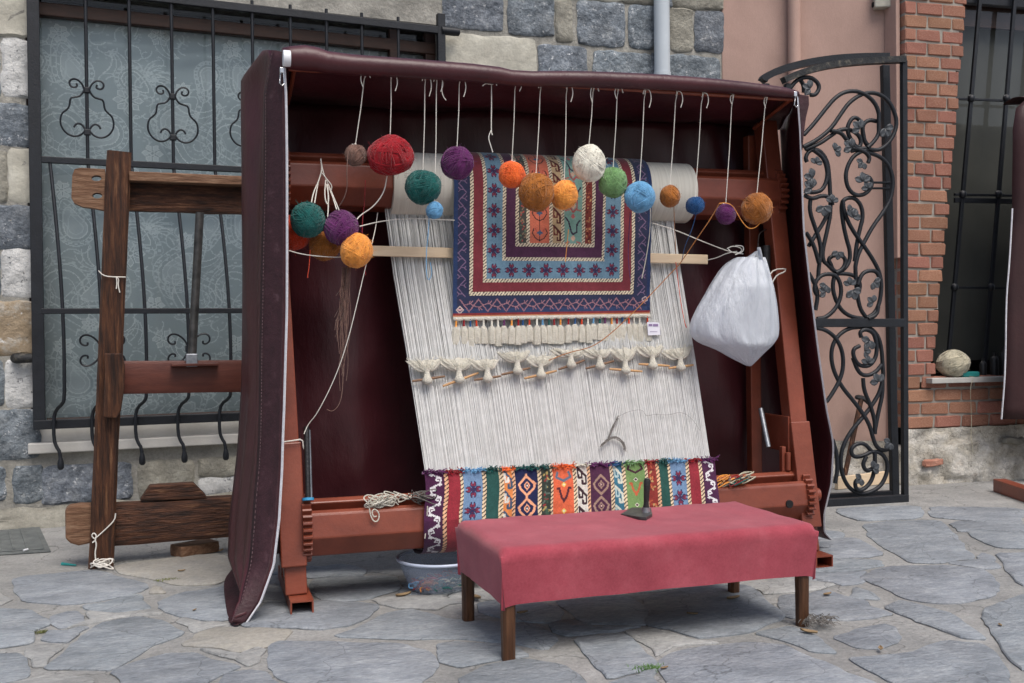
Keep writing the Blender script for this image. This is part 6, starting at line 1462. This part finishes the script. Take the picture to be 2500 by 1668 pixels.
# slotted beam end
pe = [(395,960),(408,925),(440,918),(575,925),(580,1000),(572,1150),(520,1140),(450,1130),(405,1110),(390,1080)]
from mathutils.geometry import tessellate_polygon
outer = [Vector(p+(0,)) for p in zz(0, 0, 2.24, pe)]
holes = [[Vector(p+(0,)) for p in zz(0, 0, 2.24, [(cx+28*math.cos(-6.283*i/12), cy+16*math.sin(-6.283*i/12)) for i in range(12)])] for cx, cy in ((528, 975), (532, 1070))]
loops = [outer]+holes; flatv = [p for l in loops for p in l]; m_ = MB(); nV = len(flatv)
vsF = [O.px(p.x, p.y, -.015) for p in flatv]; vsB = [v+O.Y*.05 for v in vsF]; fs = []
for tri in tessellate_polygon(loops): fs += [tuple(tri), tuple(nV+i for i in tri)]
b0_ = 0
for l in loops:
    for i in range(len(l)): a_, c_ = b0_+i, b0_+(i+1) % len(l); fs.append((a_, c_, nV+c_, nV+a_))
    b0_ += len(l)
m_.add(vsF+vsB, fs); m_.build('slotted_end', M['woodpale'], old)
rz = O.lpx(450, 922, .0).z
rough_bar(O.p(A.x+.1, .03, O.lpx(310, 922).z), O.p(xe, .03, O.lpx(580, 928).z-.0), .15, .05, O.Z, 'middle_rail', 'woodrail', 4)
m_ = MB(); m_.box(O.p(O.lpx(475, 891, .0).x, -.005, O.lpx(475, 890).z), O.X, O.Y, O.Z, .21, .09, .012); m_.build('rail_cap', M['woodrail'], old, bevel=.002)
# block pegged to the post
m_ = MB(); pb2 = [(570,365),(668,365),(683,430),(680,560),(662,680),(640,720),(565,715),(570,560),(575,430)]
m_.prism([O.px(x, y, -.10) for x, y in zz(0, 700, 2.24, pb2)], O.Y*.08); m_.build('post_block', M['woodz'], old, bevel=.006)
bz2 = O.lpx(430, 1268, .05).z
rough_bar(O.p(O.lpx(262, 1280, .05).x, .06, O.lpx(262, 1282, .05).z), O.p(xe, .06, O.lpx(560, 1262, .05).z), .19, .09, O.Z, 'lower_beam', 'woodx', 5)
m_ = MB(); m_.prism([O.px(x, y, -.0) for x, y in zz(0, 700, 2.24, [(355,1225),(375,1205),(440,1195),(505,1195),(515,1240),(515,1400),(430,1418),(385,1405),(358,1380)])], O.Y*.09); m_.build('lower_beam_end', M['woodpale'], old, bevel=.008)
m_ = MB(); m_.prism([O.px(x, y, .02) for x, y in zz(0, 700, 2.24, [(765,1172),(820,1090),(1060,1075),(1130,1145),(1130,1160)])], O.Y*.07); m_.build('saddle', M['woodx'], old, bevel=.006)
A2, B2 = O.lpx(468, 890, -.02), O.lpx(488, 530, -.02)
m_ = MB(); m_.tube([O.p(A2.x, -.02, A2.z), O.p(B2.x, -.02, B2.z+.02)], .019, 12); m_.build('screw_rod', M['toolsteel'], old, smooth=50)
m_ = MB(); m_.box(O.p(A2.x, -.02, A2.z+.02), O.X, O.Y, O.Z, .05, .05, .06); m_.build('rod_nut', M['steel'], old, bevel=.004)
rough_bar(O.p(xe-.1, .03, 0), O.p(xe-.08, .03, 1.85), .10, .12, O.X, 'post', 'woodz', 9)
# strings on the post
cord('post_string', [O.px(x, y, -.045) for x, y in zz(0, 700, 2.24, [(632,1240),(628,1275),(590,1315),(535,1365),(515,1380),(500,1362),(512,1345),(528,1360),(520,1390),(505,1400)])], .003, 'string', 'white string knotted round the foot of the wooden post',
     extra=[[O.px(x, y, -.05) for x, y in zz(0, 700, 2.24, [(520,1385),(528,1410),(520,1450),(522,1490),(530,1525)])]], it=1)
pq = O.px(251, 1381, -.07); tangle(Vector((pq.x, pq.y, .006)), 9, .003, .004, .03, 'string', 8, 'string_knot', 'wad of white string at the foot of the wooden post')
cord('tie_string', [O.px(x, y, -.045) for x, y in zz(0, 0, 2.24, [(538,1480),(560,1505),(600,1515),(688,1516)])], .0025, 'string', 'thin string tied round the wooden post below the upper beam', extra=[[O.px(x, y, -.05) for x, y in zz(0, 0, 2.24, [(632,1515),(650,1525),(645,1560),(655,1600)])], [O.px(x, y, -.05) for x, y in zz(0, 0, 2.24, [(636,1516),(640,1545),(636,1580)])]], it=1)
# offcut on the ground
oc = [gnd(x, y) for x, y in zz(*Z6, [(1095,395),(1160,432),(1395,388),(1380,372),(1340,360),(1120,372)])]
g1 = gnd(*zz(*Z6, [(1160, 432)])[0]); g2_ = gnd(*zz(*Z6, [(1398, 388)])[0]); dd = (g2_-g1).normalized(); nn = Vector((-dd.y, dd.x, 0))
m_ = MB(); rings = []
for i in range(6):
    c = g1.lerp(g2_, i/5)+nn*.055
    rings.append([c+nn*a*(1+.06*nz(i, a*9, 1))+Vector((0, 0, b)) for a, b in ((-.05, .003), (-.055, .03), (-.05, .052), (.05, .055), (.055, .03), (.05, .003))])
m_.loft(rings); tag(m_.build('wood_offcut', M['woodpale'], smooth=30), 'short weathered wood offcut lying on the ground by the old loom', 'wood block')

# ================================================================== GROUND ODDS AND ENDS
dp = [gnd(x, y) for x, y in zz(*Z6, [(-230,275),(250,228),(325,390),(-230,425)])]
dr = thing('drain_cover', 'square cast iron drain cover set in the ground by the stone wall', 'drain cover', sum(dp, Vector())/4)
c = sum(dp, Vector())/4
MB().prism([p+Vector((0, 0, .002)) for p in dp], Vector((0, 0, .006))).build('frame', M['drain'], dr, bevel=.002)
MB().prism([c+(p-c)*.86+Vector((0, 0, .0085)) for p in dp], Vector((0, 0, .004))).build('lid', M['drain'], dr, bevel=.002)
m_ = MB()
for t in (.2, .4, .6, .8):
    a, b = dp[0].lerp(dp[1], t), dp[3].lerp(dp[2], t); a, b = c+(a-c)*.8, c+(b-c)*.8; m_.bar(a+Vector((0, 0, .014)), b+Vector((0, 0, .014)), .012, .004, Vector((1, 0, 0)))
m_.build('ribs', M['drain'], dr)
random.seed(33)
def dry_leaf(px_, py_, s, a, m='leaf', lab='curled dry leaf on the paving stones'):
    c = gnd(px_, py_, .011); X = Vector((math.cos(a), math.sin(a), 0)); Y = Vector((-math.sin(a), math.cos(a), 0)); rows = []
    for t, w_ in ((-1, .05), (-.5, .3), (0, .42), (.5, .3), (1, .04)): rows.append([c+X*s*t+Y*s*w_*e+Vector((0, 0, s*(.25*abs(e)+.12*t*t))) for e in (-1, -.4, 0, .4, 1)])
    tag(MB().grid(rows).build('dry_leaf', M[m], smooth=180, solid=.0008), lab, 'leaf', 'dry leaves on the paving')
LFL = ['dry leaf lying against the foot of the plastic bowl', 'dry leaf between the plastic bowl and the back bench leg', 'long dry leaf touching the bench leg beside the lint wad', 'dry leaf near the rear bench leg on the steel post side',
       'dry leaf on the paving just past the lint wad', 'pale leaf on the paving beside the open loom base tube', 'dry leaf in the shade under the bench by its front leg', 'tiny pale leaf alone on a big front paving stone',
       'dark leaf scrap before the wood offcut', 'dark leaf speck on the slab next to the turned over tarpaulin flap', 'dry leaf under the middle of the bench', 'small green brown leaf beside the bright grass tuft', 'leaf between the wood offcut and the tarpaulin']
for li, (x, y, s, a) in enumerate([(985,1455,.035,.4),(1160,1460,.035,2),(1975,1545,.03,2.2),(1790,1462,.03,.2),(2150,1585,.02,1),(2020,1452,.022,.3),(1275,1497,.022,.2),(2442,1527,.014,1.2),(443,1394,.016,.2),(475,1490,.012,1),(1690,1500,.02,2.6),(1622,1632,.015,.3),(540,1345,.02,1.1)]): dry_leaf(x, y, s, a, lab=LFL[li])
def tuft(px_, py_, n, r, h, m, label):
    c = gnd(px_, py_, .003); m_ = MB()
    for k in range(n):
        p = c+Vector((random.gauss(0, r), random.gauss(0, r*.5), 0)); d = Vector((random.gauss(0, h*.5), random.gauss(0, h*.5), h*random.uniform(.5, 1)))
        q_ = Vector((random.uniform(-1, 1), random.uniform(-1, 1), 0)).normalized()*.0016; m_.add([p-q_, p+q_, p+d*.6+q_*.7, p+d, p+d*.6-q_*.7], [(0, 1, 2, 3, 4)])
    return tag(m_.build('grass_tuft', M[m]), label, 'grass')
tuft(1582, 1635, 220, .022, .016, 'grass', 'bright green grass tuft growing between the front paving stones')
tuft(408, 1418, 160, .02, .012, 'moss', 'mossy weed in the paving joint before the wood offcut')
tuft(100, 1545, 90, .014, .012, 'moss', 'small yellowish weed in the paving joint below the drain')
tuft(2085, 1385, 60, .03, .004, 'moss', 'thin patch of moss beside the right loom foot')
wd = gnd(2000, 1525, .01); wq = thing('lint_wad', 'grey wad of lint lying by the right front bench leg', 'lint', wd); m_ = MB()
for k in range(90):
    a = random.random()*6.28; r = random.uniform(.0, .045); p = wd+Vector((r*math.cos(a), r*math.sin(a)*.7, random.uniform(0, .025))); b = a+random.uniform(-1, 1); m_.tube(smoothpts([p, p+Vector((.02*math.cos(b), .02*math.sin(b), .01)), p+Vector((.035*math.cos(b+.6), .035*math.sin(b+.6), -.002))], 1), .0013, 3)
m_.build('fibres', M['fluff'], wq)
pts2 = [gnd(*zz(*Z6, [(x, y)])[0], .006) for x, y in ((395, 462), (430, 465), (485, 470))]
tag(MB().tube(pts2, [.008, .006, .003], 6).build('plastic_scrap', M['teal'], smooth=50), 'small teal plastic scrap on the ground by the wooden post', 'litter')
tag(MB().tube([gnd(*zz(*Z6, [(x, y)])[0], .020) for x, y in ((150, 375), (178, 368))], .0045, 8).build('cigarette_end', M['whiteplastic'], smooth=50), 'white cigarette end lying on the drain cover', 'litter')

# ================================================================== WINDOW SILL THINGS AND COVERED LOOM AT THE RIGHT
sb_c = BRK.px(2320, 883, .06); kk = (sb_c-CP).dot(CF)/FPX
t = thing('yarn_ball', 'big cream yarn ball sitting on the white brick wall sill', 'yarn ball', Vector((sb_c.x, sb_c.y, zs+.022)))
rz_ = 33*kk; c = Vector((sb_c.x, sb_c.y, zs+.022+rz_*.98))
c = BRK.p(BRK.loc(c).x, .03, c.z); ball_mesh(c, 39*kk, rz_, 77, 60).build('ball', M['y_cream'], t, smooth=70)
MB().tube(smoothpts([c+Vector((.03, -.03, -rz_*.9)), BRK.p(BRK.loc(c).x+.12, -.05, zs+.025), BRK.px(2368, 935, -.068), BRK.px(2371, 1000, -.02), BRK.px(2372, 1030, -.02), BRK.px(2370, 1065, -.06), BRK.px(2376, 1105, -.085)], 2), .002, 5).build('loose_tail', M['y_cream'], t, smooth=60)
q = BRK.px(2365, 905, .0); q.z = zs+.022
m_ = MB(); m_.box(q+Vector((0, 0, .018)), BRK.X, BRK.Y, BRK.Z, .13, .06, .035); tag(m_.build('teal_case', M['teal'], bevel=.008), 'flat teal case lying on the sill beside the cream ball', 'case')
for k, (x_, h_, w_) in enumerate(((2400, .12, .05), (2428, .16, .06), (2452, .2, .07))):
    q = BRK.px(x_, 900, .03); q.z = zs+.022
    tag(MB().loft([[q+Vector((math.cos(6.283*j/14)*w_/2*r, math.sin(6.283*j/14)*w_/2*r, h_*z_)) for j in range(14)] for r, z_ in ((1, 0), (1, .65), (.8, .78), (.4, .84), (.4, 1))]).build('dark_bottle', M['toolblack'], smooth=50),
        ['short dark bottle on the sill beside the teal case', 'middle dark bottle on the sill of the brick window', 'tall dark bottle on the sill next to the dark red cover'][k], 'bottle')
rc = thing('covered_loom', 'dark red tarpaulin covered loom standing before the brick wall', 'loom', GAT.p(.95, -.2, 0))
zt3 = GAT.lpx(2500, 240, .28).z; zb3 = GAT.lpx(2447, 1024, .28).z
R = []
for i in range(30):
    f = i/29; z = zt3-(zt3-zb3)*f; row = []
    e = GAT.lpx(np.interp(f, [0, .03, .1, .35, .6, 1], [2508, 2480, 2470, 2473, 2459, 2446]), 500, .28).x
    for j in range(26):
        s = j/25; x = e+s*1.6; y = .28-.08*math.sin(min(1, s*4)*1.57)+.03*nz(s*9, z*1.5, 3)+.02*nz(s*20, z, 5)
        row.append(GAT.p(x, y, z))
    R.append(row)
MB().grid(R).build('cover_front', M['tarpdk'], rc, smooth=180, solid=.003)
Rb = [[r[0]+GAT.Y*(.22*s/8)+GAT.X*(.03*s) for s in range(9)] for r in R]
MB().grid(Rb).build('cover_side', M['tarpdk'], rc, smooth=180, solid=.003)
MB().grid([[p+GAT.Y*(.22*s/6)+GAT.Z*(.03*math.sin(s*.5)) for p in R[0]] for s in range(7)]).build('cover_top', M['tarpdk'], rc, smooth=180, solid=.003)
m_ = MB(); m_.tube([r[0]-GAT.X*.004-GAT.Y*.004 for r in R[10:]], .0055, 6); m_.build('zip', M['zip'], rc, smooth=60)
fb0, fb1 = gnd(2440, 1200), gnd(2520, 1228)
d = (fb1-fb0).normalized(); m_ = MB(); m_.bar(fb0+Vector((0, 0, .04)), fb0+d*1.1+Vector((0, 0, .04)), .08, .08, Vector((0, 0, 1))); m_.build('base_tube', M['paint'], rc, bevel=.004)
xq = GAT.loc(fb0)
m_ = MB(); m_.bar(GAT.p(xq.x+.5, .38, .05), GAT.p(xq.x+.5, .38, zt3-.03), .08, .08, GAT.X); m_.bar(GAT.p(xq.x+.52, .4, .5), GAT.p(xq.x+1.6, .4, .5), .2, .16, GAT.Z); m_.build('frame', M['paint'], rc, bevel=.004)
